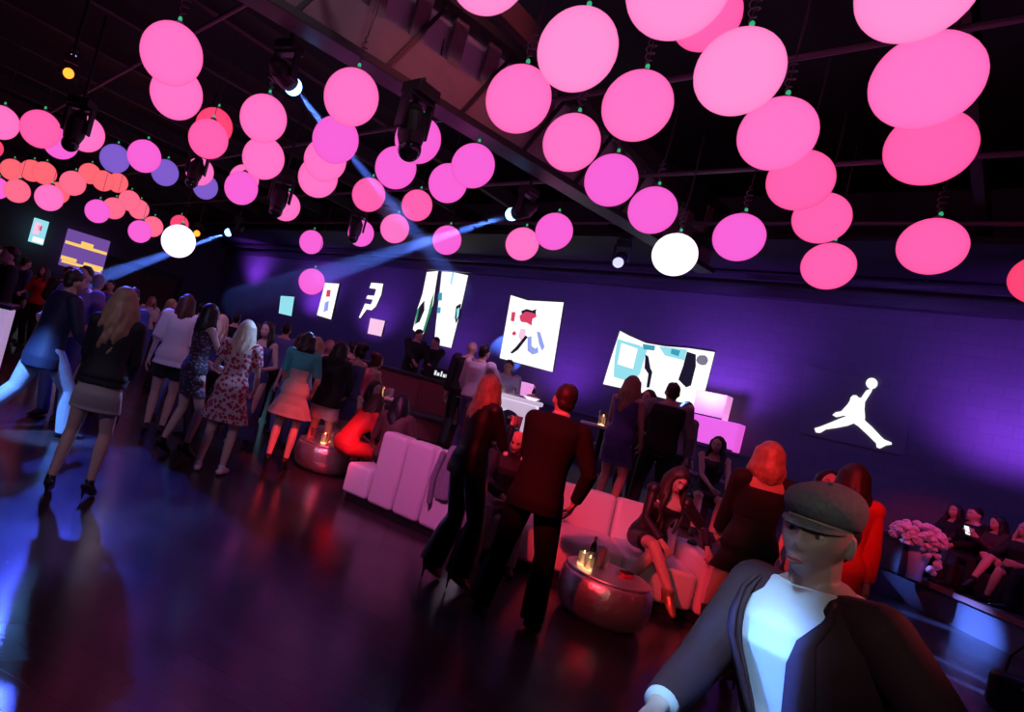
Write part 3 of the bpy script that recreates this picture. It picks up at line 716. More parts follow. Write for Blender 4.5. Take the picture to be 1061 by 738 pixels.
# ================================================================== RIGHT HAND LOUNGE BENCH
BEN = mat('dark purple bench cover', (.035, .022, .035), .55)
b0, b1 = Vector((8.92, 9.75, PZ)), Vector((8.88, 6.4, PZ))
rzb2, LBn = frame_from(b0, b1)
t = thing('lounge_bench', 'long dark lounge bench on the platform by the wall at right', 'bench', b0, rzb2)
B().box((LBn / 2, .30, .19), (LBn, .62, .36)).obj('seat', BEN, t, bevel=.04, seg=3, smooth=True); B().box((LBn / 2, .69, .42), (LBn, .18, .82)).obj('backrest', BEN, t, bevel=.05, seg=3, smooth=True)
def bench(s, y, z): return b0 + Matrix.Rotation(rzb2, 3, 'Z') @ Vector((s, y, z))
fc = P(934, 560, 9.0)
fl_c = Vector((fc.x, fc.y, PZ))
t = thing('cube_table', 'low dark cube table carrying the pink lit white flowers', 'table', fl_c, R(10))
B().box((0, 0, .27), (.46, .46, .50)).obj('body', CNT, t, bevel=.015); B().box((0, 0, .545), (.5, .5, .05)).obj('table_top', CNT, t, bevel=.01); B().box((0, 0, .01), (.42, .42, .03)).obj('plinth', PLN, t)
VSE = mat('pale blue vase', (.5, .55, .8), .3); FLW = mat('white petals', (.9, .8, .85), .7)
vp = Vector(P(953, 566, 8.75)); vp.z = PZ
t = thing('flower_vase', 'tall tapering pale vase crammed with white flowers lit pink, front of the right bench', 'flowers', vp, 0)
B().lathe((0, 0, 0), [(.09, 0), (.10, .02), (.10, .12), (.13, .30), (.17, .50), (.165, .50), (.12, .30), (.01, .06)], 24).obj('vase', VSE, t, smooth=True)
rr = random.Random(3); fb = B()
for k in range(110):
    a = rr.uniform(0, 6.283); u = rr.uniform(-.55, 1); rad = math.sqrt(max(0, 1 - u * u))
    c = Vector((.31 * rad * math.cos(a) - .05, .27 * rad * math.sin(a), .62 + .20 * u))
    fb.ell(c, (.045, .045, .04), None, 7, 5)
    for p in range(5):
        an = p * 1.2566 + k
        fb.ell(c + Vector((.034 * math.cos(an), .034 * math.sin(an), .012 * rr.uniform(-1, 1.5))), (.030, .022, .016), Matrix.Rotation(an, 3, 'Z') @ Matrix.Rotation(.5, 3, 'Y'), 7, 5)
for k in range(14):
    c = Vector((rr.uniform(-.12, .16), -.20 + rr.uniform(-.04, .04), .18 + .028 * k)); fb.ell(c, (.045, .04, .045), None, 7, 5)
fb.obj('blossom', FLW, t, smooth=True)
# ================================================================== SMALL THINGS
# black handbag at the lower right corner
hp = G(1052, 742)
t = thing('handbag', 'black rounded handbag with an upright strap at the lower right corner', 'bag', hp, R(-30))
BLE = mat('black leather', (.008, .007, .009), .35)
B().box((0, 0, .17), (.42, .16, .34)).obj('body', BLE, t, bevel=.07, seg=4, smooth=True)
B().tube([(-.12, 0, .32), (-.11, .0, .48), (-.03, 0, .62), (.05, 0, .62), (.11, 0, .48), (.12, 0, .32)], .011, n=8).obj('strap', BLE, t, smooth=True)
B().box((0, -.085, .25), (.06, .012, .03)).obj('clasp', FOIL, t, bevel=.004)
# clutch / phone on the sofa arm
cp = sofB(LB_ - .09, .72, .595)
t = thing('clutch_bag', 'small dark clutch bag lying on the sofa arm beside the seated woman', 'bag', cp, rzb + R(70))
B().box((0, 0, .016), (.17, .09, .03)).obj('body', BLE, t, bevel=.012, smooth=True); B().box((.03, -.046, .02), (.03, .006, .012)).obj('clasp', FOIL, t)
# grey jacket draped over the back of the sofa turned away
jk = B(); GJK = mat('grey blue woollen jacket', (.26, .25, .30), .9, noise=.3, nscale=30)
xs = LA - .11
prof = [(-.03, .40), (-.034, .5), (-.028, .65), (-.022, .80), (0.0, .905), (.06, .93), (.13, .935), (.20, .93), (.27, .90), (.29, .78), (.285, .60)]
rings = []
for i, (y, z) in enumerate(prof):
    wv = .085 + .012 * math.sin(i * 1.3)
    rings.append([Vector((xs + wv * sx, y + .012 * math.sin(9 * sx + i) - (.012 if layer else -.0), z + (.015 if layer and 3 < i < 9 else 0))) for layer, sx in [(0, -1), (0, -.5), (0, 0), (0, .5), (0, 1), (1, 1), (1, .5), (1, 0), (1, -.5), (1, -1)]])
jt = thing('jacket', 'grey blue jacket draped over the tall sofa back behind the blonde woman', 'jacket', sa, rz)
jk.loft(rings).obj('jacket_body', GJK, jt, subsurf=1, smooth=True)
B().tube([(xs - .08, -.065, .86), (xs - .12, -.075, .6), (xs - .10, -.07, .36)], [.032, .03, .026], flat=.6).obj('sleeve', GJK, jt, smooth=True)
# ================================================================== PEOPLE
def rx(a): return Matrix.Rotation(a, 3, 'X')
def ry(a): return Matrix.Rotation(a, 3, 'Y')
def rzm(a): return Matrix.Rotation(a, 3, 'Z')
def sm(t): t = max(0, min(1, t)); return t * t * (3 - 2 * t)
def ik(a, t, l1, l2, hint):
    v = t - a; d = v.length
    if d > (l1 + l2) * .998: t = a + v * ((l1 + l2) * .998 / d); v = t - a; d = v.length
    d = max(d, abs(l1 - l2) * 1.02 + 1e-4)
    x = (l1 * l1 - l2 * l2 + d * d) / (2 * d); h = math.sqrt(max(0, l1 * l1 - x * x)); u = v.normalized()
    p = hint - u * hint.dot(u)
    if p.length < 1e-4: p = u.orthogonal()
    return a + u * x + p.normalized() * h, t
TORSO = {'f': [(-.11, .09, .085, 0), (-.06, .155, .108, -.008), (0, .172, .118, -.012), (.06, .16, .112, -.008), (.14, .124, .09, .0), (.20, .119, .086, .004), (.28, .132, .10, .012), (.35, .142, .122, .022), (.41, .146, .108, .012), (.47, .158, .075, -.004), (.505, .115, .06, -.012), (.53, .06, .054, -.012)],
         'm': [(-.11, .09, .09, 0), (-.06, .15, .108, -.006), (0, .162, .115, -.008), (.06, .155, .11, -.004), (.14, .145, .102, .0), (.20, .146, .102, .004), (.28, .158, .112, .008), (.36, .172, .122, .012), (.42, .18, .115, .004), (.48, .185, .082, -.008), (.52, .125, .066, -.014), (.55, .068, .06, -.014)]}
def gauss(x, x0, s): return math.exp(-((x - x0) / s) ** 2)
FEAT = [(.031, .003, -.011, .017, .012, 1), (.030, .024, .0045, .026, .008, 1), (0, .003, .009, .009, .02, 0), (0, -.016, .017, .010, .014, 0), (0, -.033, .022, .012, .010, 0), (.012, -.037, .009, .008, .007, 1),
        (0, -.065, .0065, .020, .0055, 0), (0, -.077, .0075, .017, .006, 0), (0, -.071, -.003, .022, .0028, 0), (0, -.088, -.004, .02, .006, 0), (0, -.105, .008, .02, .012, 0), (.046, -.02, .005, .018, .018, 1), (.05, -.055, -.004, .02, .02, 1)]
def head_mesh(b, M, c, k, n=44, m=36):
    """head as one closed shape with brow, eye sockets, nose, lips and chin"""
    rings = []
    for i in range(m + 1):
        t = -math.pi / 2 + math.pi * (i + .02 if i == 0 else i - .02 if i == m else i) / m; z = .115 * math.sin(t); rg = []
        for j in range(n):
            a = 2 * math.pi * j / n; cx, sx = math.cos(a), math.sin(a)
            jaw = 1 - .30 * sm(-z / .115) if z < 0 else 1
            x = .076 * math.cos(t) * cx * jaw
            y = .097 * math.cos(t) * sx
            if z < 0:
                if sx < 0: y *= 1 - .45 * sm(-z / .10)
                else: y = y * (1 + .10 * sm(-z / .1)); y += .012 * sm(-z / .115) * 1
            if sx > 0:
                for fx, fz, am, sxx, sz, mir in FEAT:
                    g = gauss(x, fx, sxx) + (gauss(x, -fx, sxx) if mir else 0)
                    y += am * g * gauss(z, fz, sz) * min(1, sx * 2.2)
            rg.append(c + M @ (Vector((x, y, z)) * k))
        rings.append(rg)
    b.loft(rings)
    for s in (-1, 1):
        b.ell(c + M @ (Vector((s * .077, -.006, -.008)) * k), (.010 * k, .019 * k, .031 * k), M @ rzm(s * -.35), 10, 8)
def hand(b, wr, d, nrm, k, side, curl=.35, spread=1.0, thumb_in=.5):
    """palm, four bent fingers of unequal length and a thumb from the side of the palm; d = direction, nrm = back of the hand to palm"""
    d = d.normalized(); nrm = (nrm - d * nrm.dot(d)).normalized(); sd = d.cross(nrm) * side      # sd points to the thumb side
    def p(a, s_, n_): return wr + (d * a + sd * s_ + nrm * n_) * k
    rings = []
    for a, hw, th in ((-.015, .024, .018), (.01, .028, .017), (.045, .037, .0155), (.08, .040, .014), (.092, .036, .011)):
        c = wr + d * a * k
        rings.append([c + sd * (hw * k * math.cos(2 * math.pi * j / 12)) + nrm * (th * k * math.sin(2 * math.pi * j / 12)) for j in range(12)])
    b.loft(rings)
    for f, (s_, L) in enumerate(((.029, .072), (.0098, .080), (-.0098, .074), (-.029, .058))):
        pts = [p(.078, s_ * .97, 0)]; ang = .12 + curl * .5; a, n_ = .086, 0.0
        s2 = s_ * (1 + .10 * spread)
        for q in (.45, .31, .24):
            a += L * q * math.cos(ang); n_ += L * q * math.sin(ang); ang += curl * .95
            pts.append(p(a, s2, n_)); s2 *= 1 + .03 * spread
        b.tube(pts, [.0092 * k, .0088 * k, .0082 * k, .007 * k], n=8)
    b.tube([p(.012, .022, .006), p(.038, .044, .014), p(.062, .052 - .012 * thumb_in, .026 + .01 * thumb_in), p(.082, .050 - .02 * thumb_in, .034 + .012 * thumb_in)], [.0125 * k, .0115 * k, .010 * k, .008 * k], n=8)
SKIN = {'l': mat('skin light', (.62, .40, .31), .5, bump=.05, bscale=150), 't': mat('skin tan', (.46, .27, .19), .5), 'd': mat('skin deep', (.20, .11, .075), .5)}
EYEW = mat('eye white', (.7, .68, .66), .3); IRIS = mat('dark iris', (.03, .02, .015), .25); LIPS = mat('lip colour', (.42, .10, .10), .4); BROW = mat('brow hair', (.05, .03, .02), .8)
SHOEB = mat('black shoe leather', (.012, .010, .012), .3); SHOEG = mat('gold sandal leather', (.45, .30, .14), .35, .6); SHOEW = mat('white canvas shoe', (.7, .65, .65), .6)
class Person:
    def __init__(s, label, at, az, H=1.72, sex='f', z0=0.0, skin='l', lean=(0, 0, 0), pelvis=(0, 0, 0), feet=None, hands=None, elbows=None, knees=None, head=(0, 0), heel=0.0,
                 build=1.0, vox=.010, hand_n=None, curl=.4, footdir=None, group=None, face=False, headshift=(0, 0, 0), head_at=None, hands_world=None):
        s.label, s.H, s.k, s.sex, s.vox = label, H, H / 1.75, sex, vox
        at = Vector(at); out = Vector((at.x, at.y, 0)).normalized(); rt = Vector((out.y, -out.x, 0))
        f = out * math.cos(R(az)) + rt * math.sin(R(az)); s.fwd = f
        s.root = thing('person', label, 'person', (at.x, at.y, z0), math.atan2(-f.x, f.y), group)
        k = s.k; s.heel = heel; s.build = build
        s.Pp = Vector((pelvis[0], pelvis[1], .95 + pelvis[2])) * k + Vector((0, 0, heel * .8))
        s.Rc = rzm(R(lean[2] if len(lean) > 2 else 0)) @ ry(R(lean[1])) @ rx(-R(lean[0]))
        s.Rp = rzm(R((lean[2] if len(lean) > 2 else 0) * .3)) @ ry(R(lean[1] * .3)) @ rx(-R(lean[0] * .3))
        s.qp, s.qc = s.Rp.to_quaternion(), s.Rc.to_quaternion()
        # head
        nb = s.sp(.53); up = (s.Rc @ Vector((0, 0, 1)) + Vector((0, 0, 1.2))).normalized()
        s.Rh = rzm(-R(head[0])) @ ry(R(head[2] if len(head) > 2 else lean[1] * .4)) @ rx(-R(head[1]))
        s.hc = nb + up * (.135 * k) + s.Rh @ Vector((0, .018, 0)) * k + Vector(headshift) * k
        s.nb = nb
        if head_at is not None:
            q_ = rzm(s.root.rotation_euler.z) @ s.hc; s.root.location = (head_at.x - q_.x, head_at.y - q_.y, z0)
        # arms
        sx = .158 if sex == 'f' else .188
        s.sh = {'L': s.sp(.475, -sx * build), 'R': s.sp(.475, sx * build)}
        hd = {'L': (-.25, .05, .80), 'R': (.25, .05, .80)}
        if hands: hd.update(hands)
        if hands_world:
            for q, wp in hands_world.items(): hd[q] = tuple((rzm(-s.root.rotation_euler.z) @ (Vector(wp) - s.root.location)) / k)
        eh = {'L': Vector((-.6, -1, -.3)), 'R': Vector((.6, -1, -.3))}
        if elbows:
            for q in elbows: eh[q] = Vector(elbows[q])
        s.el, s.wr = {}, {}
        for q in 'LR':
            s.el[q], s.wr[q] = ik(s.sh[q], Vector(hd[q]) * k, .295 * k, .255 * k, eh[q])
        # legs
        ft = {'L': (-.10, 0, 0), 'R': (.10, 0, 0)}
        if feet: ft.update(feet)
        kh = {'L': Vector((-.12, 1, 0)), 'R': Vector((.12, 1, 0))}
        if knees:
            for q in knees: kh[q] = Vector(knees[q])
        s.hp, s.kn, s.an, s.fd = {}, {}, {}, {}
        for q, sg in (('L', -1), ('R', 1)):
            s.hp[q] = s.Pp + s.Rp @ Vector((sg * .088 * k, 0, -.03 * k))
            fz = ft[q][2] if len(ft[q]) > 2 else 0
            tgt = Vector((ft[q][0] * k, ft[q][1] * k, (.085 + fz) * k + heel * .8))
            s.kn[q], s.an[q] = ik(s.hp[q], tgt, .445 * k, .415 * k, kh[q])
            s.fd[q] = Vector((sg * .18, 1, 0)).normalized()
            if footdir and q in footdir: s.fd[q] = Vector(footdir[q]).normalized()
            if fz < .05 and heel: s.fd[q] = (s.fd[q] + Vector((0, 0, -heel * 5.5))).normalized()
        s.hn = {'L': Vector((1, 0, .2)), 'R': Vector((-1, 0, .2))}
        if hand_n:
            for q in hand_n: s.hn[q] = Vector(hand_n[q])
        s.curl = curl if isinstance(curl, dict) else {'L': curl, 'R': curl}
        s.skin = SKIN[skin]; s.make_body()
        if face: s.face(face)
    def sp(s, h, x=0.0, y=0.0):
        wq = sm((h - .0) / .42); M = s.qp.slerp(s.qc, wq).to_matrix(); return s.Pp + M @ Vector((x, y, h)) * s.k
    def tring(s, h, wd, dp, yo, inf=0.0, n=24):
        wq = sm(h / .42); M = s.qp.slerp(s.qc, wq).to_matrix(); k, o = s.k, []
        for j in range(n):
            a = 2 * math.pi * j / n; c, sn = math.cos(a), math.sin(a)
            e = .86
            x = (wd * s.build + inf) * math.copysign(abs(c) ** e, c); y = (dp * (s.build + 1) / 2 + inf) * math.copysign(abs(sn) ** e, sn) + yo
            o.append(s.Pp + M @ Vector((x, y, h)) * k)
        return o
    def torso(s, b, h0, h1, inf=0.0):
        T = TORSO[s.sex]; rows = [r for r in T if h0 < r[0] < h1]
        def at(h):
            for i in range(len(T) - 1):
                if T[i][0] <= h <= T[i + 1][0]:
                    t = (h - T[i][0]) / (T[i + 1][0] - T[i][0]); return tuple(T[i][q] + (T[i + 1][q] - T[i][q]) * t for q in range(4))
            return T[0] if h < T[0][0] else T[-1]
        rows = [at(max(h0, T[0][0]))] + rows + [at(min(h1, T[-1][0]))]
        if h0 < T[0][0]: rows[0] = (h0,) + rows[0][1:]
        b.loft([s.tring(*r, inf) for r in rows]); return b
    def legpts(s, q): return [s.hp[q], s.hp[q].lerp(s.kn[q], .45), s.kn[q], s.kn[q].lerp(s.an[q], .3), s.kn[q].lerp(s.an[q], .65), s.an[q]]
    def legrad(s):
        return [x * s.k * s.build for x in ((.088, .078, .054, .056, .045, .034) if s.sex == 'f' else (.088, .08, .058, .058, .048, .038))]
    def make_body(s):
        b = B(); k = s.k; f = s.sex == 'f'
        s.torso(b, -.11, .55)
        top = s.sp(.50); b.tube([top, s.nb.lerp(s.hc, .35), s.hc + Vector((0, 0, -.045 * k)) + s.Rh @ Vector((0, -.02, 0)) * k], [(.047 if f else .058) * k] * 3)
        head_mesh(b, s.Rh, s.hc, k)
        for q, sg in (('L', -1), ('R', 1)):
            b.ell(s.sh[q], [(.052 if f else .064) * k] * 3)
            ar = [x * k * s.build for x in ((.045, .041, .034, .033, .023) if f else (.056, .052, .042, .04, .029))]
            b.tube([s.sh[q], s.sh[q].lerp(s.el[q], .5), s.el[q], s.el[q].lerp(s.wr[q], .35), s.wr[q]], ar)
            hd_ = (s.wr[q] - s.el[q]).normalized()
            hk = k * (1.0 if f else 1.06) * (1.18 if s.vox > .009 else 1.05)
            hand(b, s.wr[q], hd_, s.hn[q], hk, -sg, s.curl[q])
            b.tube(s.legpts(q), s.legrad(), n=16)
            s.footblob(b, q, 0)
        b.obj('body', s.skin, s.root, remesh=s.vox, it=3)
    def footblob(s, b, q, inf):
        k = s.k; a = s.an[q]; d = s.fd[q]; dn_ = Vector((0, 0, -1)) if abs(d.z) < .55 else (Vector((0, 0, -1)) - d * -d.z)
        dn_ = (Vector((0, 0, -1)) - d * (-d.z)).normalized()
        heel = a - d * .045 * k + dn_ * .048 * k; ball = a + d * .115 * k + dn_ * .052 * k; toe = a + d * .175 * k + dn_ * .058 * k
        b.tube([a, a + d * .02 * k + dn_ * .03 * k, ball], [(.036 + inf) * k, (.037 + inf) * k, (.03 + inf) * k], n=10)
        b.tube([heel, (heel + ball) / 2, ball, toe], [(.032 + inf) * k, (.034 + inf) * k, (.036 + inf) * k, (.022 + inf) * k], n=10, flat=.8, side=d.cross(dn_))
        return heel, ball, dn_
    def shoes(s, M=SHOEB, high=0.0, strap=False, boot=0.0):
        for q in 'LR':
            b = B(); k = s.k; heel, ball, dn_ = s.footblob(b, q, .007)
            if s.heel:
                st = heel + dn_ * .02 * k; down = Vector((0, 0, -1)) if s.an[q].z < .3 else (dn_ * .8 - s.fd[q] * .5).normalized()
                ln = max(.05, s.heel * .95) + .01
                b.tube([st, st + down * ln * .6, st + down * ln], [.020 * k, .010, .009], n=8)
                b.tube([heel + dn_ * .03 * k, ball + dn_ * .028 * k, ball + s.fd[q] * .07 * k + dn_ * .022 * k], [.014, .014, .012], n=8)
            if strap: b.tube([s.an[q] + Vector((0, 0, .012)), s.an[q] + Vector((0, 0, .032))], [.042 * k, .041 * k], n=14, round_ends=(False, False))
            if boot:
                p = s.legpts(q); r_ = s.legrad(); t = 1 - boot
                b.tube([s.kn[q].lerp(s.an[q], t), s.kn[q].lerp(s.an[q], .3 + .7 * t * .5), s.kn[q].lerp(s.an[q], .7), s.an[q]], [r_[3] + .014, r_[3] + .014, r_[4] + .012, r_[5] + .014], n=14, round_ends=(False, True))
            b.obj('shoe', M, s.root, remesh=min(s.vox, .009), it=2)
        return s
    def pants(s, M, upto=1.0, inf=.014, flare=0.0, waist=.15, name='trousers', bridge=False):
        b = B(); s.torso(b, -.10, waist, inf)
        for q in 'LR':
            p, r_ = s.legpts(q), [x + inf * s.k for x in s.legrad()]
            if upto >= 1:
                r_ = r_[:3] + [r_[3] + flare * .5, r_[4] + flare * .8 + .008, r_[5] + flare + .014]
                pp = p[:-1] + [s.an[q] + (s.an[q] - s.kn[q]).normalized() * .03 * s.k]
            else:
                L1 = s.hp[q].lerp(s.kn[q], min(1, upto * 2)); pp = [p[0], p[0].lerp(L1, .5), L1]; r_ = [r_[0], r_[1] + .006, r_[1] - .008 + flare]
                if upto > .5: pp.append(s.kn[q].lerp(s.an[q], (upto - .5) * 2)); r_.append(r_[-1])
            b.tube(pp, r_, n=16, round_ends=(True, False))
        if bridge:
            for t in (.15, .35, min(.9, upto * 1.8)):
                a, c = s.hp['L'].lerp(s.kn['L'], t), s.hp['R'].lerp(s.kn['R'], t); b.tube([a, c], s.legrad()[1] + inf * .8, n=12)
        b.obj(name, M, s.root, remesh=s.vox, it=4); return s
    def top(s, M, sleeve=1.0, h0=.0, h1=.50, inf=.014, name='shirt', sl_inf=None, flare=0.0, collar=False, strap=False, off=False):
        b = B(); s.torso(b, h0, h1, inf)
        if flare:
            T = s.tring(h0 + .02, .15, .11, 0, inf); T2 = s.tring(h0 - .06, .16, .115, 0, inf + flare); b.loft([T2, T])
        si = inf if sl_inf is None else sl_inf; f = s.sex == 'f'
        ar = [x * s.k * s.build + si * s.k for x in ((.045, .041, .034, .033, .025) if f else (.056, .052, .042, .04, .032))]
        if sleeve > 0:
            for q in 'LR':
                pts = [s.sh[q], s.sh[q].lerp(s.el[q], .5), s.el[q], s.el[q].lerp(s.wr[q], .4), s.el[q].lerp(s.wr[q], .93)]
                if not off: b.ell(s.sh[q], [ar[0] + .012 * s.k] * 3)
                if sleeve >= 1: b.tube(pts, [ar[0] + .006] + ar[1:], n=14, round_ends=(True, False))
                elif sleeve > .5: b.tube(pts[:4], ar[:4], n=14, round_ends=(True, False))
                else: b.tube([pts[0], s.sh[q].lerp(s.el[q], sleeve * 2)], [ar[0] + .006, ar[1] + .008], n=14, round_ends=(True, False))
        if collar: b.tube([s.sp(.495), s.nb.lerp(s.hc, .22)], [(.075 if f else .088) * s.k, (.056 if f else .068) * s.k], n=16, round_ends=(False, False))
        if strap:
            for sg in (-1, 1): b.tube([s.sp(h1 - .03, sg * .075, .085), s.sp(.525, sg * .085, .0), s.sp(h1 - .03, sg * .075, -.085)], .016 * s.k, n=8)
        b.obj(name, M, s.root, remesh=s.vox, it=4); return s
    def jacket(s, M, name='jacket', length=-.14, inf=.03):
        b = B(); T = TORSO[s.sex]
        rows = [(length, .165, .12, -.005), (length * .5, .168, .122, -.008)] + [r for r in T if -.01 < r[0] < .526] + ([(.545, .085, .062, -.014)] if s.sex == 'm' else [(.53, .072, .054, -.012)])
        b.loft([s.tring(*r, inf + (.012 if r[0] < 0 else 0)) for r in rows])
        b.tube([s.sp(.50), s.nb.lerp(s.hc, .20)], [.095 * s.k, .069 * s.k], n=16, round_ends=(True, False))
        for q in 'LR':
            b.tube([s.sh[q].lerp(s.nb, .15) + Vector((0, 0, .0)), s.nb + Vector((0, 0, -.02))], [.062 * s.k, .058 * s.k], n=12)
            ar = [x * s.k * s.build for x in (.078, .070, .060, .056, .045)] if s.sex == 'm' else [x * s.k * s.build for x in (.066, .06, .05, .047, .04)]
            b.ell(s.sh[q] + Vector((0, 0, -.005)), [ar[0] + .002] * 3)
            b.tube([s.sh[q], s.sh[q].lerp(s.el[q], .5), s.el[q], s.el[q].lerp(s.wr[q], .4), s.el[q].lerp(s.wr[q], .92)], ar, n=16, round_ends=(True, False))
        b.obj(name, M, s.root, remesh=s.vox, it=4); return s
    def skirt(s, M, hem=.6, waist=.16, inf=.014, flare=.03, name='skirt', folds=0):
        """standing skirt: from the waist over both thighs down to height hem (metres of a 1.75 m body)"""
        b = B(); k = s.k; rings = []
        T = TORSO[s.sex]
        for r in [r for r in T if -.06 <= r[0] <= waist][::-1]: rings.append(s.tring(*r, inf, n=36))
        zt = s.Pp.z - .08 * k; zb = hem * k + s.heel * .8; N = 6; pw = (0, 0)
        base = s.tring(-.06, .155, .115, -.006, inf, n=36); c0 = sum(base, Vector()) / 36
        for i in range(1, N + 1):
            t = i / N; z = zt + (zb - zt) * t; xs = []
            for q in 'LR':
                a, c = s.hp[q], s.kn[q]
                if c.z < z < a.z: xs.append((a.lerp(c, (a.z - z) / (a.z - c.z)), s.legrad()[1]))
                elif z <= c.z:
                    e = s.an[q]; xs.append((c.lerp(e, min(1, (c.z - z) / max(.01, c.z - e.z))), s.legrad()[3]))
            if len(xs) < 2: continue
            m_ = (xs[0][0] + xs[1][0]) / 2
            wx = abs(xs[0][0].x - xs[1][0].x) / 2 + max(x[1] for x in xs) + inf + flare * t
            wy = abs(xs[0][0].y - xs[1][0].y) / 2 + max(x[1] for x in xs) + inf + flare * t
            wx = max(wx, pw[0] * .975); wy = max(wy, pw[1] * .965 if pw[1] else (.112 * k + inf)); pw = (wx, wy); m_ = Vector((m_.x, c0.y + (m_.y - c0.y) * min(1, t * 1.2), z))
            rg = []
            for j in range(36):
                a = 2 * math.pi * j / 36; fo = 1 + (folds * t * math.cos(a * 8) if folds else 0)
                rg.append(Vector((m_.x + wx * fo * math.cos(a), m_.y + wy * fo * math.sin(a), z)))
            rings.append(rg)
        b.loft(rings); b.obj(name, M, s.root, remesh=s.vox, it=3); return s
    def dress(s, M, hem=.6, h1=.47, sleeve=0.0, flare=.03, inf=.014, strap=True, folds=0, name='dress'):
        b = B()
        s.skirt(M, hem, .16, inf, flare, name, folds)
        o = [c for c in s.root.children if c.name.startswith(name)][-1]
        vs = [v.co.copy() for v in o.data.vertices]; fs = [tuple(p.vertices) for p in o.data.polygons]
        b.add(vs, fs); bpy.data.objects.remove(o)
        s.torso(b, .08, h1, inf)
        f = s.sex == 'f'; ar = [x * s.k * s.build + inf * s.k for x in (.045, .041, .034, .033, .025)]
        if sleeve > 0:
            for q in 'LR':
                b.ell(s.sh[q], [ar[0] + .01] * 3)
                pts = [s.sh[q], s.sh[q].lerp(s.el[q], .5), s.el[q], s.el[q].lerp(s.wr[q], .4), s.el[q].lerp(s.wr[q], .93)]
                if sleeve >= 1: b.tube(pts, ar, n=14, round_ends=(True, False))
                else: b.tube([pts[0], s.sh[q].lerp(s.el[q], sleeve * 2)], [ar[0] + .004, ar[1] + .006], n=14, round_ends=(True, False))
        elif strap:
            for sg in (-1, 1): b.tube([s.sp(h1 - .03, sg * .075, .085), s.sp(.525, sg * .085, .0), s.sp(h1 - .03, sg * .075, -.085)], .016 * s.k, n=8)
        b.obj(name, M, s.root, remesh=s.vox, it=3); return s
    def seatdress(s, M, h1=.46, upto=.34, inf=.016, sleeve=0.0, strap=True, name='dress'):
        b = B(); s.torso(b, -.10, h1, inf)
        for q in 'LR':
            r_ = s.legrad(); b.tube([s.hp[q], s.hp[q].lerp(s.kn[q], upto), s.hp[q].lerp(s.kn[q], upto * 2)], [r_[0] + inf, r_[1] + inf + .004, r_[1] + inf], n=16, round_ends=(True, False))
        for t in (.1, upto, upto * 1.8):
            b.tube([s.hp['L'].lerp(s.kn['L'], t), s.hp['R'].lerp(s.kn['R'], t)], s.legrad()[1] + inf * .6, n=12)
        if sleeve:
            ar = [x * s.k + inf * s.k for x in (.045, .041, .034, .033, .025)]
            for q in 'LR':
                b.ell(s.sh[q], [ar[0] + .01] * 3); b.tube([s.sh[q], s.sh[q].lerp(s.el[q], .5), s.el[q], s.el[q].lerp(s.wr[q], .4), s.el[q].lerp(s.wr[q], .93)][:5 if sleeve >= 1 else 3], ar[:5 if sleeve >= 1 else 3], n=14, round_ends=(True, False))
        elif strap:
            for sg in (-1, 1): b.tube([s.sp(h1 - .03, sg * .075, .085), s.sp(.525, sg * .085, .0), s.sp(h1 - .03, sg * .075, -.085)], .018 * s.k, n=8)
        b.obj(name, M, s.root, remesh=s.vox, it=4); return s
    def hair(s, kind, M, length=.4, seed=1, wave=.012, volume=1.0):
        b = B(); k, c, Mh = s.k, s.hc, s.Rh; rr = random.Random(seed)
        def hp(x, y, z): return c + Mh @ Vector((x, y, z)) * k
        if kind == 'short':
            b.ell(hp(0, -.016, .036), (.081 * k * volume, .094 * k, .092 * k * volume), Mh)
            b.ell(hp(0, -.052, -.02), (.066 * k, .05 * k, .06 * k), Mh)
            for j in range(16):
                a = rr.uniform(0, 6.28); e = rr.uniform(.5, 1.4); d = Vector((math.cos(a) * math.cos(e), math.sin(a) * math.cos(e), math.sin(e)))
                p = Vector((.072 * d.x, -.016 + .084 * d.y, .036 + .086 * d.z)); b.tube([hp(*p), hp(*(p + d * .012 + Vector((0, .02, .0))))], [.016 * k, .007 * k], n=7)
        else:
            v = volume
            b.ell(hp(0, -.016, .030), (.086 * k * v, .098 * k * v, .098 * k * v), Mh)
            for sg in (-1, 1): b.ell(hp(sg * .062, -.01, -.01), (.026 * k * v, .055 * k, .085 * k), Mh)
            b.ell(hp(0, -.055, -.03), (.075 * k * v, .055 * k * v, .085 * k), Mh)
            if kind == 'updo':
                b.ell(hp(0, -.095, .075), (.055 * k, .05 * k, .05 * k), Mh); b.tube([hp(-.04, -.09, .07), hp(0, -.125, .10), hp(.04, -.09, .07)], .022 * k, n=8)
